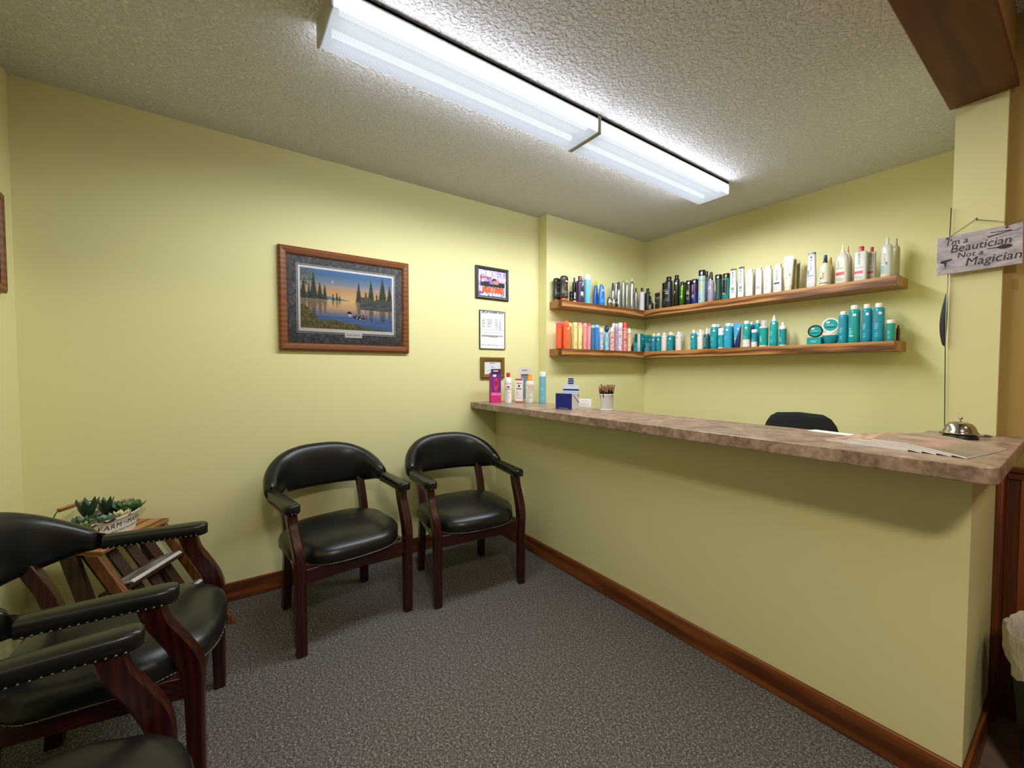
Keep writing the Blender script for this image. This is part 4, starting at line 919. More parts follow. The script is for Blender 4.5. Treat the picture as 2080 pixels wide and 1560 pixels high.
def tl(seed, col, u0, u1, v0, v1, n, thick=.45):
    r = random.Random(seed); o = []; st = (v1-v0)/n
    for i in range(n):
        w = (u1-u0)*r.uniform(.45, 1)
        o.append((u0, u0+w, v0+i*st, v0+i*st+st*thick, col))
    return o
def deco(kind):
    g = []
    if kind == 'dk': g = [(-.12, .1, .42, .66, '6f645e')] + [(-.5, .6, .355, .372, 'a08874'), (-.5, .6, .30, .32, 'a08874'), (-.25, .45, .205, .245, '6a7686'), (-.3, .3, .78, .8, 'c6c0ba')]
    if kind == 'wl1': g = tl(1, '8d8a86', -.4, .4, .18, .42, 4) + [(-.3, .3, .68, .74, '98948e')]
    if kind == 'wl2': g = [(-.6, .5, .50, .53, 'b9bcbc'), (-.5, .4, .44, .47, 'd8dada'), (-.55, .3, .56, .585, '8c9090')] + tl(2, '7d7f80', -.4, .5, .22, .36, 3)
    if kind == 'wl3': g = tl(3, 'a9d6dc', -.55, .2, .34, .50, 4, .35) + tl(5, '8cc4cc', -.5, .1, .14, .26, 2, .35) + [(-.72, -.62, .52, .72, '8a8a72')]
    if kind == 'wl4': g = [(-1, 1, .66, .82, 'f0eaec'), (-1, 1, 0, .06, 'f0eaec')] + tl(4, '9fd4d6', -.4, .4, .26, .5, 5, .4)
    if kind == 'wl5': g = [(-1, 1, 0, .05, 'ece8e2')] + tl(6, 'bfe4e2', -.6, .1, .2, .42, 4, .4)
    if kind == 'wl6': g = tl(7, 'c9ece8', -.6, .1, .2, .42, 5, .35) + [(-.6, .1, .17, .19, 'f0f6f4')]
    if kind == 'wlb': g = tl(8, 'a8bcba', -.6, .3, .10, .58, 11, .4)
    if kind == 'skull': g = [(-.45, .5, .58, .92, 'e8e4da'), (-.3, .4, .30, .55, 'd8cfc6'), (-1, 1, 0, .12, 'e6d8d0')]
    if kind == 'lion': g = [(-.45, .5, .27, .40, 'eceaf0'), (-.3, .65, .30, .37, 'f2f0f4'), (-.5, -.3, .235, .28, 'eceaf0'), (.2, .45, .215, .28, 'eceaf0'), (-.1, .1, .33, .355, '3a2a48'), (-.3, .4, .595, .61, 'b8aabf'), (-.2, .6, .64, .68, 'e8e4ec'), (-1, 1, 0, .09, '4a2c68'), (-.4, .4, .155, .16, '8a7898')]
    if kind in ('blue', 'blues'): g = [(-.45, .45, .16, .19, '5cb0f0'), (-.55, -.35, .10, .25, '4aa4ec'), (-.2, .3, .25, .27, '5cb0f0'), (.15, .55, .12, .33, '3f86e0'), (-.25, .45, .53, .60, 'a8d8f4')]
    if kind == 'blues': g = [(-.2, .5, .5, .58, 'b8a8e8'), (.2, .4, .3, .5, '5a86d8'), (-.4, .3, .12, .2, '3c8cd8')]
    if kind == 'chrome': g = [(-.5, .3, .45, .62, 'f2f2ee'), (-.2, .5, .2, .35, '55524c')]
    if kind == 'metal': g = tl(9, '8c8c8c', -.3, .4, .15, .5, 6, .3)
    if kind == 'dlines': g = tl(10, '7c7c88', .0, .6, .1, .56, 8, .35)
    if kind == 'amber': g = [(-.5, .6, .1, .42, 'a3927c'), (-.3, -.05, .2, .3, '2a1c14')]
    if kind == 'greenm': g = [(-1, 1, .60, .615, '2e4c1c'), (-.6, .6, .38, .40, 'd6e4c6'), (-.6, .4, .34, .355, 'cfe0bc'), (-1, 1, .33, .336, '2e4c1c')]
    if kind == 'orangep': g = [(-.7, .0, .52, .74, 'c8704e'), (-.6, -.3, .40, .52, 'b8644a'), (-.7, .2, .74, .77, 'c89088'), (-.6, .1, .28, .38, 'a49cc0'), (-.7, .2, .24, .255, 'c4bed8'), (-1, 1, 0, .16, '232a72')]
    if kind == 'yellowc': g = [(-.75, .6, .36, .62, 'b6bc8c'), (-1, 1, .66, .70, '7fa0aa'), (-.6, .1, .11, .13, '1e2224')] + tl(11, '6d8890', -.5, .4, .16, .3, 3, .3)
    if kind == 'yel': g = [(-.85, -.3, .36, .62, 'd3ca62'), (-.9, -.35, .64, .70, 'b9bdb4'), (-.9, -.5, .18, .32, '8fa19a')] + [(-.6, .6, .10, .115, '4c7c76')]
    if kind == 'blackl': g = [(-.95, .62, .18, .76, '171614'), (-.85, -.3, .2, .28, 'b8b4ac'), (-.3, .3, .2, .24, '9c988f'), (-.95, -.5, .78, .80, '8fbab4')]
    if kind == 'bio1': g = [(-.55, .45, .28, .38, '7ea294'), (-.4, .5, .20, .25, 'a4a8a4'), (-.1, .2, .41, .43, 'a8a0a0')]
    if kind == 'bio2': g = tl(12, 'b4b8b0', -.7, .4, .10, .30, 6, .3) + [(-.4, .1, .36, .4, 'e0c4b4')]
    if kind == 'bio3': g = [(-.8, .5, .26, .32, 'e49aac'), (-.8, .3, .22, .25, 'eebcc6')] + tl(13, 'a8c0c0', -.7, .4, .1, .2, 3, .3)
    if kind == 'bio4': g = tl(14, 'a4a4a0', -.7, .2, .12, .34, 6, .35)
    if kind == 'bio5': g = [(-.8, .4, .30, .355, '3c3c44')] + tl(15, '9aa0a8', -.75, .4, .1, .26, 5, .3)
    if kind == 'bio6': g = [(.12, .55, .42, .50, '6c8464'), (-.7, .5, .37, .39, 'a4a494')] + tl(16, 'd0b8a8', -.7, .4, .2, .34, 4, .35)
    if kind == 'bio7': g = [(-.8, -.5, .38, .5, '5c7c84'), (-.8, .6, .33, .355, '48505c')] + tl(17, '9a98a0', -.7, .5, .22, .32, 3, .35)
    if kind == 'bio8': g = [(-1, .9, .075, .10, '1d1d20'), (-.55, -.3, .22, .28, '3a4440'), (-.6, .0, .46, .47, '5a5a54'), (-.3, .3, .2, .44, 'c6c4ae')] + tl(18, '8a8a7c', -.6, .5, .12, .2, 3, .3)
    if kind == 'bioR': g = [(-.85, .5, .21, .29, 'cf3a50'), (-.7, .4, .38, .4, '8c8488')] + tl(19, '6e6c70', -.8, .5, .08, .17, 3, .4)
    if kind == 'bioG': g = [(-1, .4, .10, .30, '9db8b2'), (.0, .35, .31, .38, '5c7468'), (-.9, .0, .34, .38, 'b4c8c4')]
    if kind == 'amk': g = [(-.35, .5, .815, .83, '4a2a20'), (-.3, .5, .30, .31, '6a4436')] + tl(20, '8a5a48', -.35, .45, .13, .28, 5, .35)
    if kind.startswith('pat'):
        pal = {'pat1': ['7c84c4', 'e4dcf0', '4a5a9a', 'f4f0f4'], 'pat2': ['b4e0f4', '5ca4cc', 'e0a8c0', 'd8f0f4'], 'pat3': ['f8e4d8', 'd65a5c', 'eaa040', 'a8586a'], 'pat4': ['7c5c90', 'e4d4e8', '9c6ca0', 'd8c4dc'],
               'pat5': ['f4e8f2', 'a884a8', 'd4a0a8', 'e8e0e0'], 'pat6': ['fac4a8', 'c04a3c', 'f6d8c8', '9a4a4a'], 'pat7': ['f2dcbc', 'd8b080', 'e4988c', 'f6e8d4']}[kind]
        r = random.Random(kind)
        for k in range(46):
            u = r.uniform(-1, .8); v = r.uniform(.02, .70); g.append((u, u+r.uniform(.15, .4), v, v+r.uniform(.02, .06), r.choice(pal)))
        g.append((-1, 1, .735, .75, '7a6a74'))
    if kind == 'serum1': g = [(-.3, .9, .02, .42, '9aa8a0')]
    if kind == 'serum2': g = [(-.5, .6, .14, .42, 'd890b8'), (-.4, .4, .02, .12, 'c8c0cc')]
    if kind == 'box1': g = tl(21, '8ecfd4', -.6, .4, .1, .5, 6, .25) + [(-1, 1, .93, .95, '66b4ba')]
    if kind == 'box2': g = tl(22, '5fb4ba', -.6, .4, .3, .36, 2, .25)
    if kind == 'mo': g = [(-.7, .1, .66, .72, 'd49a92')] + tl(23, 'c2a8a0', -.6, .5, .1, .56, 9, .22)
    if kind == 'navyd': g = []
    if kind == 'whiteb': g = [(-1, 1, .02, .30, 'ece6e4')] + tl(24, 'a8c4c8', -.6, .3, .34, .5, 3, .35)
    return g

def make_bottle(zone, x, y, a, rho, h, name, kind, body, cap, dec, stk, label):
    z0 = {'U': SU, 'V': SU, 'L': SLo, 'M': SLo}[zone]
    grp = {'U': 'hair products on the upper shelf, short arm', 'V': 'hair products on the upper shelf, long arm', 'L': 'hair products on the lower shelf, short arm', 'M': 'hair products on the lower shelf, long arm'}[zone]
    jit = ((hash_name(label) % 100)/100-.5)*.3 if kind not in ('box', 'slabfull', 'slab', 'slabbig') else ((hash_name(label) % 100)/100-.5)*.10
    cat = {'shampoo_bottle': 'bottle', 'hairspray_can': 'can', 'spray_bottle': 'bottle', 'product_box': 'box', 'styling_tube': 'tube', 'cream_jar': 'jar', 'dropper_bottle': 'bottle', 'serum_bottle': 'bottle', 'conditioner_bottle': 'bottle', 'styling_bottle': 'bottle', 'mousse_can': 'can', 'pump_bottle': 'bottle'}[name]
    t = thing(name, label, cat, (x, y, z0), (PI/2 if zone in 'UL' else 0.0) + jit, grp)
    B, C, e = profiles(kind)
    marks = deco(dec)
    rows = [(p[0], p[1], p[2] if len(p) > 2 else 1.0) for p in B]
    def at(v):
        if v <= rows[0][0]: return rows[0][1], rows[0][2]
        for i in range(len(rows)-1):
            if rows[i][0] <= v <= rows[i+1][0]:
                k = (v-rows[i][0])/max(1e-9, rows[i+1][0]-rows[i][0])
                return rows[i][1]+(rows[i+1][1]-rows[i][1])*k, rows[i][2]+(rows[i+1][2]-rows[i][2])*k
        return rows[-1][1], rows[-1][2]
    def surf(u, v, off=0.0006):
        r, d = at(v); aa = a*r; bb = a*rho*r*d
        u = max(-.985, min(.985, u))
        return (aa*u, -(bb*(1-abs(u)**e)**(1/e)) - off, v*h)
    def ringpts(r, d, v, n):
        aa = a*r; bb = a*rho*r*d; o = []
        if kind == 'box':
            m = n//4
            for k in range(m): o.append((aa*(-1+2*k/m), -bb, v*h))
            for k in range(m): o.append((aa, bb*(-1+2*k/m), v*h))
            for k in range(m): o.append((aa*(1-2*k/m), bb, v*h))
            for k in range(m): o.append((-aa, bb*(1-2*k/m), v*h))
            return o
        for k in range(n):
            th = 2*PI*k/n; c, s = math.cos(th), math.sin(th)
            o.append((aa*math.copysign(abs(c)**(2/e), c), bb*math.copysign(abs(s)**(2/e), s), v*h))
        return o
    def lofted(rr, base, mk, n, nm, mat, parent, dense):
        vs = sorted(set([p[0] for p in rr]))
        if dense:
            mnv = {0.0, 1.0}
            for mk_ in mk: mnv |= {mk_[2], mk_[3]}
            vs = sorted(set(vs) | {round(v, 4) for v in mnv if vs[0] < v < vs[-1]})
        def at2(v):
            for i in range(len(rr)-1):
                if rr[i][0] <= v <= rr[i+1][0]:
                    k = (v-rr[i][0])/max(1e-9, rr[i+1][0]-rr[i][0]); return rr[i][1]+(rr[i+1][1]-rr[i][1])*k, rr[i][2]+(rr[i+1][2]-rr[i][2])*k
            return rr[-1][1], rr[-1][2]
        rings = [ringpts(*at2(v), v, n) for v in vs]
        cols = []
        for i in range(len(vs)-1):
            vm = (vs[i]+vs[i+1])/2
            for j in range(n):
                p, q = rings[i][j], rings[i][(j+1) % n]
                cx, cy = (p[0]+q[0])/2, (p[1]+q[1])/2; wv = max(1e-6, a*at2(vm)[0]); c = base
                if cy < 0:
                    u = cx/wv
                    if dec == 'navyd' and mk is not None and nm == 'body':
                        if vm < .62 - .0 + (u-.3)*.55: c = '1c1c58'
                        elif .34 < vm < .4: c = '9fd0ea'
                    for (u0, u1, v0, v1, cc) in (mk or []):
                        if u0 <= u <= u1 and v0 <= vm <= v1: c = cc
                elif mk and nm == 'body':
                    for (u0, u1, v0, v1, cc) in mk:
                        if u0 <= -.99 and u1 >= .99 and v0 <= vm <= v1: c = cc
                if dec == 'box2' and kind == 'box' and cx < -wv*.98: c = 'e2eaea'
                cols.append(c)
        cols += [base, base]
        mb = MB(); mb.loft(rings, col=cols); return mb.build(nm, mat, parent, smooth=42)
    mat = M['metalpaint'] if dec in ('metal', 'chrome', 'greenm') else M['plastic']
    if kind == 'box': mat = M['print']
    nseg = 40 if a > .02 else 28
    b = lofted(rows, body, marks if dec != 'navyd' else [], nseg, 'carton' if kind == 'box' else 'body', mat, t, True) if dec != 'navyd' else lofted([(v, *at(v)) for v in [rows[0][0]+(1-rows[0][0])*i/20 for i in range(21)]], body, [], nseg, 'body', mat, t, True)
    if C:
        lofted([(p[0], p[1], p[2] if len(p) > 2 else 1.0) for p in C], cap, None, 24, 'cap', M['metalpaint'] if (dec == 'metal' and kind == 'aero') or dec == 'chrome' else M['plastic'], t, False)
    if kind == 'clearcap':
        mb = MB(); mb.lathe([(a*.78, .765*h), (a*.78, .985*h), (a*.72, h), (0.0005, h)], 24); mb.build('overcap', M['clear'], t, smooth=40)
    if kind == 'cone' and dec == 'blues':
        mb = MB(); mb.lathe([(a*.2, .8*h), (a*.12, .9*h), (a*.03, .98*h)], 10, 'b9c322', Matrix.Translation((a*.5, 0, 0))); mb.build('second_tip', M['plastic'], t, smooth=40)
    if stk in 'sr':
        us, ue, vs_, ve = (.05, .55, .70, .765) if kind not in ('tube', 'cone', 'squeeze') else (.05, .45, .74, .80)
        if kind in ('full',): vs_, ve = (.86, .93)
        if kind == 'round' and zone == 'M': vs_, ve = (.60, .68)
        tgt = surf
        if kind == 'full':
            def tgt(u, v, off=.0007):
                u = max(-.98, min(.98, u)); return (a*.98*u, -a*.98*rho*math.sqrt(1-u*u)-off, v*h)
        if kind == 'slab': us, ue = (.3, .8)
        mb = MB(); g = 5
        vv = [tgt(us+(ue-us)*i/g, vs_+(ve-vs_)*j, o) for o in (.0001, .0009) for j in (0, 1) for i in range(g+1)]
        n1 = g+1; fs = []
        for i in range(g):
            fs.append((2*n1+i, 2*n1+i+1, 3*n1+i+1, 3*n1+i)); fs.append((i, n1+i, n1+i+1, i+1))
            fs.append((i, i+1, 2*n1+i+1, 2*n1+i)); fs.append((n1+i, 3*n1+i, 3*n1+i+1, n1+i+1))
        mb.add(vv, fs, 'f4efe9' if stk == 's' else 'f0a090')
        mb.build('price_sticker', M['print'], t)
    # lettering that can be read in the photograph
    if dec.startswith('bio') and dec not in ('bioG8',):
        vtop, vb = {'flat': (.82, .46), 'slab': (.80, .42), 'tube': (.84, .50), 'big': (.58, .42), 'slabbig': (.80, .46), 'big2': (.60, .38), 'spray': (.42, .2)}[kind]
        u0 = {'tube': .05, 'spray': .05, 'big': -.42, 'slabbig': -.2}.get(kind, -.1)
        word = 'BIOLAGE'; ln = (vtop-vb)*h
        size = ln/4.6
        vs2, fs2 = text_geo(word, size, spacing=1.1)
        pts = [surf(u0 + (yy)/a, (vtop+vb)/2 - xx/h) for xx, yy in vs2]
        c = {'bio2': 'c0a0a0', 'bio3': 'a8a8ac', 'bio4': '9a9aa0'}.get(dec, '4a4850')
        mb = MB(); mb.add(pts, fs2, c); mb.build('lettering', M['print'], t)
        q = .035*h; mb = MB()
        if kind in ('slab', 'slabbig', 'flat'):
            us = u0-.2; g4 = [surf(us+.4*i, vtop+.02+.05*j) for j in (0, 1) for i in (0, 1)]
            mb.add(g4, [(0, 1, 3, 2)], c); mb.build('emblem', M['print'], t)
    if dec in ('seven', 'two'):
        ch_, sz, v, u0 = ('7', .085, .52, -.1) if dec == 'seven' else ('2', .05, .43, -.45)
        vs2, fs2 = text_geo(ch_, sz, shear=.15)
        mb = MB(); mb.add([surf(u0 + xx/a, v + yy/h) for xx, yy in vs2], fs2, 'd8d8d4'); mb.build('lettering', M['print'], t)
    if dec in ('wl3', 'wl6') and h > .18:
        vs2, fs2 = text_geo('MOROCCANOIL', .011, spacing=1.1)
        mb = MB(); mb.add([surf(-.55 - yy/a*1, .62 + xx/h) for xx, yy in vs2], fs2, 'b07a4c'); mb.build('lettering', M['print'], t)
    return t
def hash_name(s):
    k = 0
    for c in s: k = (k*131 + ord(c)) % 1000003
    return k
for row in BOTTLES: make_bottle(*row)

# jars with lids turned to the room, and their box
GJ = 'hair products on the lower shelf, long arm'
t = thing('product_box', 'flat teal carton under the dark rimmed jar', 'box', (-1.068, 3.178, SLo), 0, GJ)
mb = MB(); mb.box(-.0385, .0385, -.03, .03, 0, .045, '1a9c9c'); b = mb.build('carton', M['print'], t)
mb = MB(); mb.box(-.012, .012, -.0307, -.03, .014, .017, 'bfe6e2'); mb.box(-.02, .02, -.0307, -.03, .022, .024, 'bfe6e2'); mb.build('printed_lines', M['print'], t)
def facing_jar(x, y, z, r, rim, wall, label, depth=.045):
    t = thing('cream_jar', label, 'jar', (x, y, z), math.radians(12), GJ)
    mat = Matrix.Rotation(PI/2, 4, 'X')    # jar axis along -Y
    mb = MB(); mb.lathe([(r*.72, -depth), (r*.92, -depth*.8), (r*.97, 0)], 32, wall, mat); mb.build('body', M['plastic'], t, smooth=40)
    mb = MB(); mb.lathe([(r, 0), (r, .012), (r*.95, .0145), (r*.8, .0145), (r*.8, .0125)], 36, rim, mat); ld = mb.build('lid', M['plastic'], t, smooth=35)
    mb = MB(); mb.lathe([(r*.80, .012), (r*.80, .0135)], 32, '1fa3a6', mat)
    mb.box(-r*.55, r*.55, -.0142, -.0136, -r*.35, -r*.18, '0d6a70'); mb.box(-r*.5, r*.3, -.0142, -.0136, r*.05, r*.12, 'a6dcdc'); mb.box(-r*.5, r*.4, -.0142, -.0136, -r*.1, -r*.05, 'a6dcdc')
    mb.build('lid_label', M['print'], t)
    mb = MB(); mb.box(-r*.5, -r*.1, -.0146, -.0136, r*.3, r*.52, 'f2eee8'); mb.build('price_sticker', M['print'], t)
facing_jar(-1.068, 3.175, SLo+.045+.0405, .040, '15201f', '16302e', 'dark rimmed teal jar standing on edge upon the flat teal carton')
t = thing('cream_jar', 'teal bowl shaped jar with white lid beneath the white rimmed jar', 'jar', (-.99, 3.192, SLo), 0, GJ)
mb = MB(); mb.lathe([(.024, 0), (.030, .003), (.0405, .028), (.0435, .055)], 32, '1a8ea0'); mb.build('body', M['plastic'], t, smooth=40)
mb = MB(); mb.lathe([(.0445, .054), (.0445, .070), (.043, .072), (.001, .072)], 32, 'eee6dc'); mb.build('lid', M['plastic'], t, smooth=35)
facing_jar(-.99, 3.190, SLo+.072+.0465, .046, 'f2ece4', '2a9aa4', 'white rimmed teal jar standing on edge upon the bowl shaped jar')

# ------------------------------------------------------------------ things on the counter
GC = 'retail items on the counter'
def carton(name, label, loc, rz, w, d, h, faces, cat='box'):
    t = thing(name, label, cat, (*loc, ZC), rz, None)
    mb = MB(); mb.box(-w/2, w/2, -d/2, d/2, 0, h, faces['side']); b = mb.build('carton', M['print'], t, bevel=.0008)
    if 'front' in faces:
        art(w-.002, h-.002, faces.get('nx', 40), faces.get('ny', 90), faces['front'], -d/2-.0006).build('front_panel', M['print'], t).location = (0, 0, h/2)
    return t
def brushbox(u, v):
    if v < .30: return lin('d8327e')
    c = lin('7a2f8c')
    if (u-.5)**2*1.1 + ((v-.62)*1.0)**2 < .047: c = lin('e8407a') if (math.floor(u*24)+math.floor(v*40)) % 2 else lin('d8346e')
    if abs(u-.5) + abs(v-.65)*1.5 < .22: c = lin('b0203c')
    if v > .9: c = lin('6a2a78')
    if .38 < u < .62 and v < .18: c = lin('6a2a80')
    if (u-.5)**2 + ((v-.09)*1.5)**2 < .004: c = lin('b070b8')
    if v < .36 and v > .3: return lin('e0488c')
    return c
t = carton('brush_package', 'tall pink and purple hair brush package on the counter', (-2.478, 1.60), math.radians(72), .076, .045, .212, {'side': 'b0406c', 'front': brushbox})
mb = MB(); mb.box(-.036, .036, -.0235, -.0225, .205, .240, '4a2450'); mb.build('hang_tab', M['print'], t)
mb = MB(); mb.box(-.02, .016, -.0245, -.0236, .222, .229, 'ece6ec'); mb.build('hang_slot', M['print'], t)
vs, fs = text_geo('UNbrush', .0185); mb = MB(); mb.add([(x, -.0236, .060+z) for x, z in vs], fs, 'f6e8f0'); mb.build('lettering', M['print'], t)
mb = MB(); mb.box(-.022, .002, -.0245, -.0233, .185, .200, 'f6eef0'); mb.build('price_sticker', M['print'], t)

def counter_bottle(label, loc, rz, r, h, prof, cap, c0, c1, marks, name='shampoo_bottle', words=None, wcol='2a2626'):
    t = thing(name, label, 'bottle', (*loc, ZC), rz)
    n = 36; vs = sorted({p[0] for p in prof} | {m_[2] for m_ in marks} | {m_[3] for m_ in marks})
    def at(v):
        for i in range(len(prof)-1):
            if prof[i][0] <= v <= prof[i+1][0]: return prof[i][1]+(prof[i+1][1]-prof[i][1])*(v-prof[i][0])/(prof[i+1][0]-prof[i][0])
        return prof[-1][1]
    vs = [v for v in vs if prof[0][0] <= v <= prof[-1][0]]
    rings = [[(r*at(v)*math.cos(2*PI*k/n), r*at(v)*math.sin(2*PI*k/n), v*h) for k in range(n)] for v in vs]; cols = []
    for i in range(len(vs)-1):
        vm = (vs[i]+vs[i+1])/2
        for j in range(n):
            th = 2*PI*(j+.5)/n; c = c0
            if math.sin(th) < 0:
                for (u0, u1, v0, v1, cc) in marks:
                    if u0 <= math.cos(th) <= u1 and v0 <= vm <= v1: c = cc
            cols.append(c)
    mb = MB(); mb.loft(rings, col=cols+[c0, c0]); mb.build('body', M['plastic'], t, smooth=42)
    mb = MB(); mb.lathe([(r*p[1], p[0]*h) for p in cap], 28, c1); mb.build('cap', M['plastic'], t, smooth=42)
    if words:
        vs2, fs2 = text_geo(words[0], words[1]); mb = MB()
        mb.add([(r*math.sin(x/r)*1.006, -r*math.cos(x/r)*1.006-.0002, words[2]*h+z) for x, z in vs2], fs2, wcol); mb.build('lettering', M['print'], t)
    return t
bp_ = [(0, .95), (.01, 1), (.70, 1), (.78, .92), (.83, .7), (.85, .5)]
fm = [(-.75, .75, .44, .46, '3a2626'), (-.4, .4, .49, .56, 'c8402c'), (-.25, -.15, .56, .6, 'c8402c'), (-.05, .05, .57, .61, 'c8402c'), (.15, .25, .56, .6, 'c8402c')] + tl(31, '7e7a7a', -.6, .6, .06, .42, 9, .3)
counter_bottle('white bottle with red cap and red crown beside the brush package', (-2.417, 1.672), math.radians(57), .0262, .213, bp_, [(.845, .5), (.985, .5), (1, .44)], 'f2f0ee', 'c42a1c', fm, words=('Fairy Tales', .011, .64))
def redbox(u, v):
    if v > .93 or v < .06: return lin('cc4450')
    if .56 < v < .60 and .15 < u < .85: return lin('2c2a30')
    if .66 < v < .74 and .35 < u < .65: return lin('3c3a58')
    if .78 < v < .82 and .2 < u < .8 and hsh(math.floor(u*30), 3) > .3: return lin('6a5a60')
    if v < .52 and math.floor(v*42) % 2 == 0 and .1 < u < .1+.8*hsh(math.floor(v*42), 5): return lin('b8a8ac')
    return lin('f0eae8')
carton('product_box', 'white carton with red top and base bands on the counter', (-2.371, 1.735), math.radians(48), .056, .036, .172, {'side': 'e6d8d6', 'front': redbox, 'nx': 30, 'ny': 84})
def greybox(u, v):
    if v > .80:
        return lin('dcd6d6')
    if u < .14 or v < .08: return lin('d8d2d2')
    if v > .765: return lin('4a5258')
    return mixc(lin('8494a2'), lin('74828e'), v)
t = carton('product_box', 'tall white carton with grey blue panel behind the orange capped bottle', (-2.46, 1.855), math.radians(48), .080, .04, .253, {'side': 'dcd8d6', 'front': greybox, 'nx': 30, 'ny': 80})
vs, fs = text_geo('wet', .026, .2); mb = MB(); mb.add([(x-.004, -.0212, .232+z) for x, z in vs], fs, '26262a'); mb.build('lettering', M['print'], t)
om = [(-.75, .75, .44, .455, 'c88030'), (-.4, .4, .48, .58, 'f09a3c'), (-.2, .1, .5, .55, 'fbe8d4'), (.6, .8, .5, .58, '5a6a5a'), (-.85, .9, .405, .412, '6a6a60')] + tl(32, '8a8680', -.7, .6, .06, .40, 9, .3)
counter_bottle('white bottle with bright orange ridged cap, on the counter', (-2.312, 1.785), math.radians(50), .0298, .203, [(0, .95), (.01, 1), (.70, 1), (.745, .94), (.765, .75)], [(.762, .62), (.80, .62), (.815, .55), (.97, .42), (1, .36)], 'f2f0ea', 'f59a22', om, words=('Fairy Tales', .011, .62))
lm = [(-.3, .3, .44, .47, 'b4dce6'), (-.3, .1, .72, .74, '8ec8d8')] + tl(33, '94cad8', -.4, .3, .12, .3, 4, .4)
counter_bottle('pale blue can with white cap at the right of the counter group', (-2.208, 1.815), math.radians(45), .0232, .221, [(0, .95), (.01, 1), (.845, 1), (.85, .95)], [(.848, 1.0), (.985, 1.0), (1, .92)], '74bcd0', 'ece8ea', lm, name='hairspray_can')
# display carton
t = thing('display_carton', 'dark blue and white counter display carton with a raised sign', 'box', (-1.822, 1.690, ZC), math.radians(24))
mb = MB(); mb.box(-.052, .052, -.055, -.0535, 0, .095, '1c2a7c'); mb.box(-.052, -.0505, -.055, .055, 0, .092, 'dfdde2'); mb.box(.0505, .052, -.055, .055, 0, .092, 'e4e0e0'); mb.box(-.052, .052, .0535, .055, 0, .10, 'e4e2ea'); mb.box(-.052, .052, -.055, .055, 0, .002, 'e4e0e0')
mb.box(-.0505, .0505, -.0535, .0535, .062, .064, '4aa0dc')
body = mb.build('tray', M['print'], t)
mb = MB(); mb.box(-.052, .052, .0535, .0555, .095, .143, 'eceaf2'); mb.box(-.052, .052, .0525, .0535, .108, .117, '1a2462'); mb.build('back_panel', M['print'], t)
mb = MB(); mb.box(-.022, .022, .0525, .0545, .14, .187, 'eeeef4'); mb.box(-.0185, .0185, .0518, .0525, .147, .183, '20306e'); sg = mb.build('sign_tab', M['print'], t)
mb = MB()
vs, fs = text_geo('VALUE', .0125, .1); mb.add([(x, .0514, .172+z) for x, z in vs], fs, 'f2f4fa'); vs, fs = text_geo('STICK', .0125, .1); mb.add([(x, .0514, .157+z) for x, z in vs], fs, 'f2f4fa')
mb.build('lettering', M['print'], sg)
mb = MB(); mb.box(-.03, .028, -.0556, -.055, .0075, .0095, 'b8c0dc'); mb.build('printed_line', M['print'], t)
mb = MB(); mb.add([(.0523, y, z) for y, z in ((-.045, .090), (-.038, .090), (.055, .030), (.055, .038))], [(0, 1, 3, 2)], '3c4454'); mb.add([(.0523, y, z) for y, z in ((.035, .072), (.048, .072), (.048, .088), (.035, .088))], [(0, 1, 2, 3)], '5a6480'); mb.build('side_print', M['print'], t)
# leaning white card with printed lines
t = thing('business_card', 'white printed card propped up right of the display carton', 'card', (-1.875, 1.885, ZC), math.radians(40))
mb = MB(); lean = Matrix.Rotation(math.radians(-12), 4, 'X'); mb.box(-.043, .043, -.0007, .0007, 0, .05, 'eceae8', lean)
mb.build('card', M['print'], t)
mb = MB(); mb.box(-.022, .024, -.0012, -.0008, .036, .038, 'a4a4a4', lean); mb.box(-.03, .03, -.0012, -.0008, .012, .024, 'dcdcd8', lean); mb.build('printed_lines', M['print'], t)
mb = MB(); mb.box(-.03, .03, .0015, .02, 0, .012, 'd8d6d2'); mb.build('stand', M['clear'], t)
# pencil cup
cup = thing('pencil_cup', 'white cup with dark chevron pattern full of pencils', 'cup', (-1.626, 1.815, ZC))
mb = MB(); mb.lathe([(.034, 0), (.0375, .002), (.0375, .006), (.0365, .009), (.0375, .088), (.0395, .090), (.0395, .094), (.0375, .0955), (.0355, .094), (.0345, .012), (.001, .010)], 40, 'eeebe8'); cb = mb.build('body', M['plastic'], cup, smooth=40)
mb = MB()
for k in range(24):
    for j in range(9):
        th = 2*PI*k/24; z = .016 + j*.0082; s = 1 if k % 2 else -1; rr = .0372+.001*(z/.09)
        dth = .085; dz = .0028*s; hw = .0011
        pts4 = [(th-dth, z-dz-hw), (th+dth, z+dz-hw), (th+dth, z+dz+hw), (th-dth, z-dz+hw)]
        mb.add([(rr*math.cos(q), rr*math.sin(q), zz) for q, zz in pts4], [(0, 1, 2, 3)], '3c3436')
mb.build('chevron_pattern', M['print'], cb)
def make_pencil():
    t = thing('pencil', 'x', 'pencil', (0, 0, 0), 0, 'pencils in the chevron cup')
    mb = MB(); mb.lathe([(.0036, 0), (.0036, .112)], 6, '26292c'); mb.build('shaft', M['plastic'], t)
    mb = MB(); mb.lathe([(.0039, .111), (.0043, .113), (.0043, .129), (.0038, .130)], 10, 'e2a47c'); mb.build('ferrule', M['metalpaint'], t, smooth=40)
    mb = MB(); mb.lathe([(.0037, .130), (.0037, .136), (.003, .138)], 10, '5a4c44'); mb.build('eraser', M['plastic'], t, smooth=40)
    return t
pr = random.Random(3); proto = None
prd = None
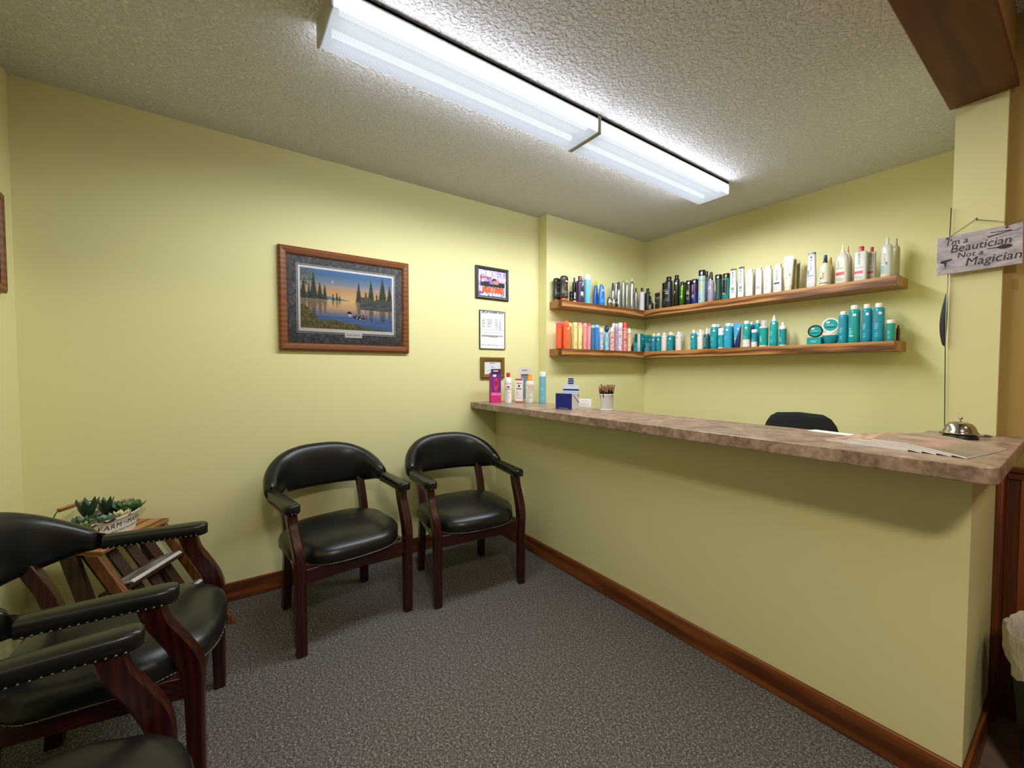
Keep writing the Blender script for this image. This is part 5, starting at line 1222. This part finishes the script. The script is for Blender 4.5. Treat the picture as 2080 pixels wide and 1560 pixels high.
for k in range(24):
    az = 2.399*k; rad = .024*math.sqrt((k+.5)/24); tilt = .03 + 7.5*rad*.9 if rad > .012 else .06
    loc = (-1.626+rad*math.cos(az), 1.815+rad*math.sin(az), ZC+.0115+pr.uniform(0, .002))
    rot = (0, min(.17, tilt), az)
    lab = 'black pencil with a rose gold ferrule standing in the chevron cup'
    if proto is None:
        p = make_pencil(); proto = p
    else:
        p = proto.copy(); COL.objects.link(p)
        for c_ in list(proto.children):
            d_ = c_.copy(); COL.objects.link(d_); d_.parent = p
    p.location = loc; p.rotation_euler = rot; p['label'] = lab; p.scale = (1, 1, pr.uniform(.84, 1.02))
for k, (az, rad) in enumerate(((3.6, .021), (4.1, .025), (3.1, .024))):
    t = thing('pencil', 'burgundy pencil standing at the left side of the chevron cup', 'pencil', (-1.626+rad*math.cos(az), 1.815+rad*math.sin(az), ZC+.0125), 0, 'burgundy pencils in the chevron cup', (0, .16, az))
    mb = MB(); mb.lathe([(.0036, 0), (.0036, .104)], 6, '7c2a36'); mb.build('shaft', M['plastic'], t)
    mb = MB(); mb.lathe([(.0041, .104), (.0041, .114)], 10, 'e0a886'); mb.build('ferrule', M['metalpaint'], t, smooth=40)
    mb = MB(); mb.lathe([(.0037, .114), (.0037, .122), (.003, .124)], 10, 'c88c86'); mb.build('eraser', M['plastic'], t, smooth=40)
# sheet of paper
pp = MB().box(-.075, .075, -.018, .035, 0, .0008, 'f6f4f0').build('paper_sheet', M['print'])
pp.location = (-.56, 1.835, ZC); pp.rotation_euler = (0, 0, math.radians(-12))
tag(pp, 'white paper slip lying on the counter by the magazine fan', 'paper')
# fanned magazines
cov = [('b89a88', 'd8c4b0', 'a88470'), ('a87a68', 'e0c8b4', 'b48a74'), ('b88a70', 'd8bca4', 'ac7c64'), ('a06858', 'd8b8a0', 'b08874'), ('8a8468', 'c49c8c', 'a89880')]
labs = ['bottom magazine of the fan, sticking out farthest to the left', 'second magazine from the bottom of the fan on the counter', 'middle magazine of the fan on the counter', 'fourth magazine of the fan, just under the top one', 'top magazine of the fan, nearest to the service bell']
for k in range(5):
    magazine('magazine', labs[k], (-.392+.0305*k, 1.742-.002*k, ZC+.0004), math.radians(-7.0-.6*k), .205, .268, .0042, cov[k], group='magazines fanned out on the counter', ramp_k=k)
# service bell
bl = thing('service_bell', 'chrome call bell with black base on the counter end', 'bell', (-.265, 2.055, ZC+.0))
mb = MB(); mb.lathe([(.044, 0), (.0445, .003), (.040, .012), (.030, .016), (.001, .016)], 40); mb.build('base', M['black_plastic'], bl, smooth=40)
mb = MB(); mb.lathe([(.0445, .0165), (.0450, .0185), (.0425, .0225), (.0400, .028), (.036, .040), (.028, .050), (.016, .056), (.004, .0575), (.001, .0575)], 48); mb.build('dome', M['silver'], bl, smooth=50)
mb = MB(); mb.lathe([(.0022, .056), (.0022, .063), (.0045, .064), (.0060, .067), (.0056, .071), (.003, .0735), (.001, .074)], 20); mb.build('button', M['silver'], bl, smooth=50)
# grey pen behind the bell
pn = thing('pen', 'grey capped pen lying behind the service bell', 'pen', (-.262, 2.15, ZC+.0055), math.radians(-12))
mb = MB(); mb.tube([(-.07, 0, 0), (.045, 0, 0)], .0052, 12); mb.build('barrel', plain('pen_grey', '8d8890', .4), pn, smooth=50)
mb = MB(); mb.tube([(.045, 0, 0), (.055, 0, 0), (.064, 0, 0)], [.0052, .0042, .0015], 12); mb.build('tip', M['nail'], pn, smooth=50)

# ------------------------------------------------------------------ things behind and around the counter
oc = thing('office_chair', 'black office chair whose rounded back shows above the counter', 'chair', (-.985, 2.62, 0), math.radians(8))
mb = MB(); rings = []
for i in range(13):
    th = i/12*PI; zz = .735 - .24*math.cos(th); hw = .19*math.sin(th)**.45 + .012
    rings.append([(x, y+.03*(x/.2)**2, zz) for x, y in rrect(0, 0.16, hw, .022*(.5+.5*math.sin(th)), 24, 2.6)])
mb.loft(rings); mb.build('backrest', M['black_fabric'], oc, smooth=60)
mb = MB(); rings = []
for s, z in ((.9, .43), (1, .44), (1, .48), (.9, .495), (.5, .5)): rings.append([(x, y-.08, z) for x, y in rrect(0, 0, .235*s, .23*s, 32, 3)])
mb.loft(rings); mb.build('seat', M['black_fabric'], oc, smooth=50)
mb = MB(); mb.tube([(0, .10, .42), (0, .19, .46), (0, .20, .62)], .016, 10); mb.build('back_bracket', M['black_plastic'], oc, smooth=50)
mb = MB(); mb.tube([(0, -.06, .10), (0, -.06, .43)], .026, 16); mb.build('gas_column', M['black_plastic'], oc, smooth=50)
for k in range(5):
    a = 2*PI*k/5+.3; c, s = math.cos(a), math.sin(a)
    mb = MB(); mb.tube([(0, -.06, .11), (.28*c, -.06+.28*s, .075)], [.024, .014], 10); lg = mb.build('base_leg', M['black_plastic'], oc, smooth=50)
    mb = MB(); mb.tube([(.28*c-.02*s, -.06+.28*s+.02*c, .028), (.28*c+.02*s, -.06+.28*s-.02*c, .028)], .028, 14); mb.tube([(.28*c, -.06+.28*s, .03), (.28*c, -.06+.28*s, .08)], .006, 8); mb.build('caster', M['black_plastic'], lg, smooth=50)
# wall outlet low on the counter wall
ol = thing('wall_outlet', 'white outlet plate low on the counter wall behind the corner chair', 'outlet', (-2.294, YH, .352))
mb = MB(); mb.box(-.036, .036, -.006, 0, -.058, .058); mb.build('plate', M['white_plastic'], ol, bevel=.002)
for z in (-.02, .02):
    mb = MB(); mb.box(-.015, .015, -.0072, -.006, z-.013, z+.013); mb.box(-.007, -.004, -.0076, -.0071, z-.004, z+.006); mb.box(.004, .007, -.0076, -.0071, z-.004, z+.006); mb.build('socket', M['white_plastic'], ol)
# hanging plaque on the column
sgn = thing('wall_sign', 'whitewashed wooden plaque with beautician joke hanging from a nail', 'sign', (-.2575, 2.203, 1.646), 0, None, (0, math.radians(-1.0), 0))
mb = MB(); mb.box(-.102, .102, -.006, .002, -.069, .069); bd = mb.build('board', M['signboard'], sgn, bevel=.0012)
def ink(parts, nm):
    mb = MB()
    for vs, fs, dx, dz, sx in parts: mb.add([(x*sx+dx, -.0068, z+dz) for x, z in vs], fs)
    return mb.build(nm, M['sign_ink'], bd)
g = []
for body_, sz, dx, dz, sx in (("I'm a", .030, -.050, .044, .95), ('Beautician', .0385, .005, .0185, .92), ('Not a', .027, -.018, -.0085, 1.0), ('Magician', .041, .035, -.0365, .93)):
    vs, fs = text_geo(body_, sz, .18, bold=0.0); g.append((vs, fs, dx, dz, sx))
ink(g, 'lettering')
def blob(pts): return [(p[0], -.0068, p[1]) for p in pts]
mb = MB()
mb.add(blob([(-.092, -.026), (-.090, -.019), (-.085, -.017), (-.062, -.015), (-.061, -.019), (-.074, -.023), (-.086, -.028)]), [tuple(range(7))])
mb.add(blob([(-.083, -.026), (-.075, -.024), (-.077, -.040), (-.080, -.041)]), [(0, 1, 2, 3)])
for i in range(8):
    t0 = i/8; t1 = (i+1)/8; f = lambda t: (-.079-.014*t+.004*math.sin(t*6), -.041-.022*t)
    (x0, z0), (x1, z1) = f(t0), f(t1); mb.add(blob([(x0-.0006, z0), (x0+.0006, z0), (x1+.0006, z1), (x1-.0006, z1)]), [(0, 1, 2, 3)])
mb.build('hair_dryer_print', M['sign_ink'], bd)
mb = MB(); mb.add(blob([(.063+.0165*math.cos(2*PI*k/20), -.002+.0075*math.sin(2*PI*k/20)) for k in range(20)]), [tuple(range(20))]); mb.add(blob([(.022, -.001), (.048, -.0035), (.048, .0), (.022, .0005)]), [(0, 1, 2, 3)]); mb.build('brush_print', M['sign_ink'], bd)
mb = MB(); mb.add(blob([(.030, .052), (.078, .0485), (.078, .051), (.030, .0545)]), [(0, 1, 2, 3)]); mb.add(blob([(.024, .038), (.078, .0475), (.078, .0495), (.024, .042)]), [(0, 1, 2, 3)])
for i in range(6):
    x0 = .078+.004*i; z0 = .049-.004*math.sin(i*.9); x1 = x0+.004; z1 = .049-.004*math.sin((i+1)*.9); mb.add(blob([(x0, z0-.0006), (x1, z1-.0006), (x1, z1+.0006), (x0, z0+.0006)]), [(0, 1, 2, 3)])
mb.build('flat_iron_print', M['sign_ink'], bd)
mb = MB(); mb.tube([(-.073, -.009, .062), (-.04, -.004, .086), (-.006, .006, .113)], .0011, 6); mb.tube([(-.006, .006, .113), (.03, .0, .097), (.066, -.009, .078), (.066, -.009, .062)], .0011, 6); mb.tube([(.066, -.009, .066), (.09, -.006, .076), (.10, 0, .078)], .0010, 6)
mb.ball((-.074, -.009, .061), .0035, 8, 6); mb.ball((.066, -.009, .061), .0035, 8, 6); mb.build('twine', M['twine'], sgn, smooth=50)
nl = MB(); nl.tube([(0, 0, 0), (0, -.018, .003)], .0016, 8); nl.ball((0, -.019, .003), .0032, 8, 6); no = nl.build('nail', M['nail'], smooth=50); no.location = (-.263, 2.222, 1.757)
tag(no, 'small nail in the column holding the plaque twine', 'nail')
# black feather hanging on a cord down the column edge
fe = thing('hanging_feather', 'black feather on a dark cord hanging along the column edge', 'feather', (-.331, 2.214, 1.42))
mb = MB(); mb.tube([(.003, 0, .40), (.001, 0, .23), (0, 0, .11)], .0016, 6); mb.tube([(.0, 0, -.11), (.006, 0, -.424)], .0014, 6); mb.build('cord', M['ink'], fe, smooth=50)
mb = MB(); nn = 22; top_, bot_ = .108, -.112
front = []; 
for i in range(nn+1):
    t_ = i/nn; z = top_+(bot_-top_)*t_; wl = .0175*(math.sin(PI*min(1, t_*.93)**1.25)**.8) if 0 < t_ < 1 else 0.0005; wr = .003*math.sin(PI*t_)+.0004
    front.append((z, wl, wr))
rings = [[(-wl, .002, z), (-wl*.5, -.0018, z), (0, -.0030, z), (wr, -.001, z), (0, .001, z), (-wl*.5, .0012, z)] for z, wl, wr in front]
mb.loft(rings); mb.build('vane', M['feather'], fe, smooth=60)
mb = MB(); mb.tube([(.001, -.003, .16), (0, -.0035, .0), (.002, -.003, -.112)], [.0022, .0014, .0006], 8); mb.build('quill', plain('quill', 'b8b4a8', .5), fe, smooth=60)
# strip of tape left on the hall wall
tp = MB().box(-.006, .006, -.0008, 0, -.017, .017).build('tape_strip', plain('old_tape', '9a7a3a', .5)); tp.location = (-.172, 2.25, 1.52)
tag(tp, 'small brown tape strip on the tan wall under the plaque', 'tape')
# waste bin with liner
bn = thing('waste_bin', 'round black waste bin with a white plastic liner beside the counter end', 'bin', (.055, 1.93, 0))
mb = MB(); mb.lathe([(.146, 0), (.150, .008), (.190, .445), (.1935, .45), (.188, .45), (.146, .015), (.001, .012)], 48); mb.build('bin_body', M['black_plastic'], bn, smooth=40)
mb = MB(); rings = []
for q, (rr, z) in enumerate(((.196, .375), (.198, .40), (.200, .45), (.197, .468), (.188, .465), (.180, .44), (.166, .36))):
    ring_ = []
    for k in range(64):
        a = 2*PI*k/64; w_ = rr*(1+.016*math.sin(k*1.7+q)*(.5+.5*math.sin(k*.4))+.010*math.sin(k*3.1+q*2)); dz = (.022*math.sin(k*.45)+.010*math.sin(k*1.3)) if q == 0 else .005*math.sin(k*.9+q)
        ring_.append((w_*math.cos(a), w_*math.sin(a), z+dz))
    rings.append(ring_)
mb.loft(rings, caps=False); mb.build('liner', M['liner'], bn, smooth=70)

# ------------------------------------------------------------------ camera, world, view
cam = bpy.data.cameras.new('camera'); co = bpy.data.objects.new('camera', cam); COL.objects.link(co)
cam.sensor_fit = 'HORIZONTAL'; cam.sensor_width = 36.0; cam.lens = 36.0*838.83/2080.0; cam.clip_start = 0.02
co.location = (0, 0, 1.2221); co.rotation_euler = (PI/2-0.0334, 0.0, 0.9565)
scene.camera = co
wd = bpy.data.worlds.new('world'); wd.use_nodes = True; scene.world = wd
wd.node_tree.nodes['Background'].inputs[0].default_value = (1.0, 0.86, 0.66, 1); wd.node_tree.nodes['Background'].inputs[1].default_value = WORLD
vs_ = scene.view_settings; vs_.view_transform = 'Standard'; vs_.look = 'None'; vs_.gamma = 1.0; vs_.use_curve_mapping = False; vs_.exposure = EXPO
try:
    scene.cycles.use_denoising = True
    scene.cycles.max_bounces = 8; scene.cycles.transparent_max_bounces = 16
    scene.cycles.sample_clamp_indirect = 6.0
except Exception:
    pass
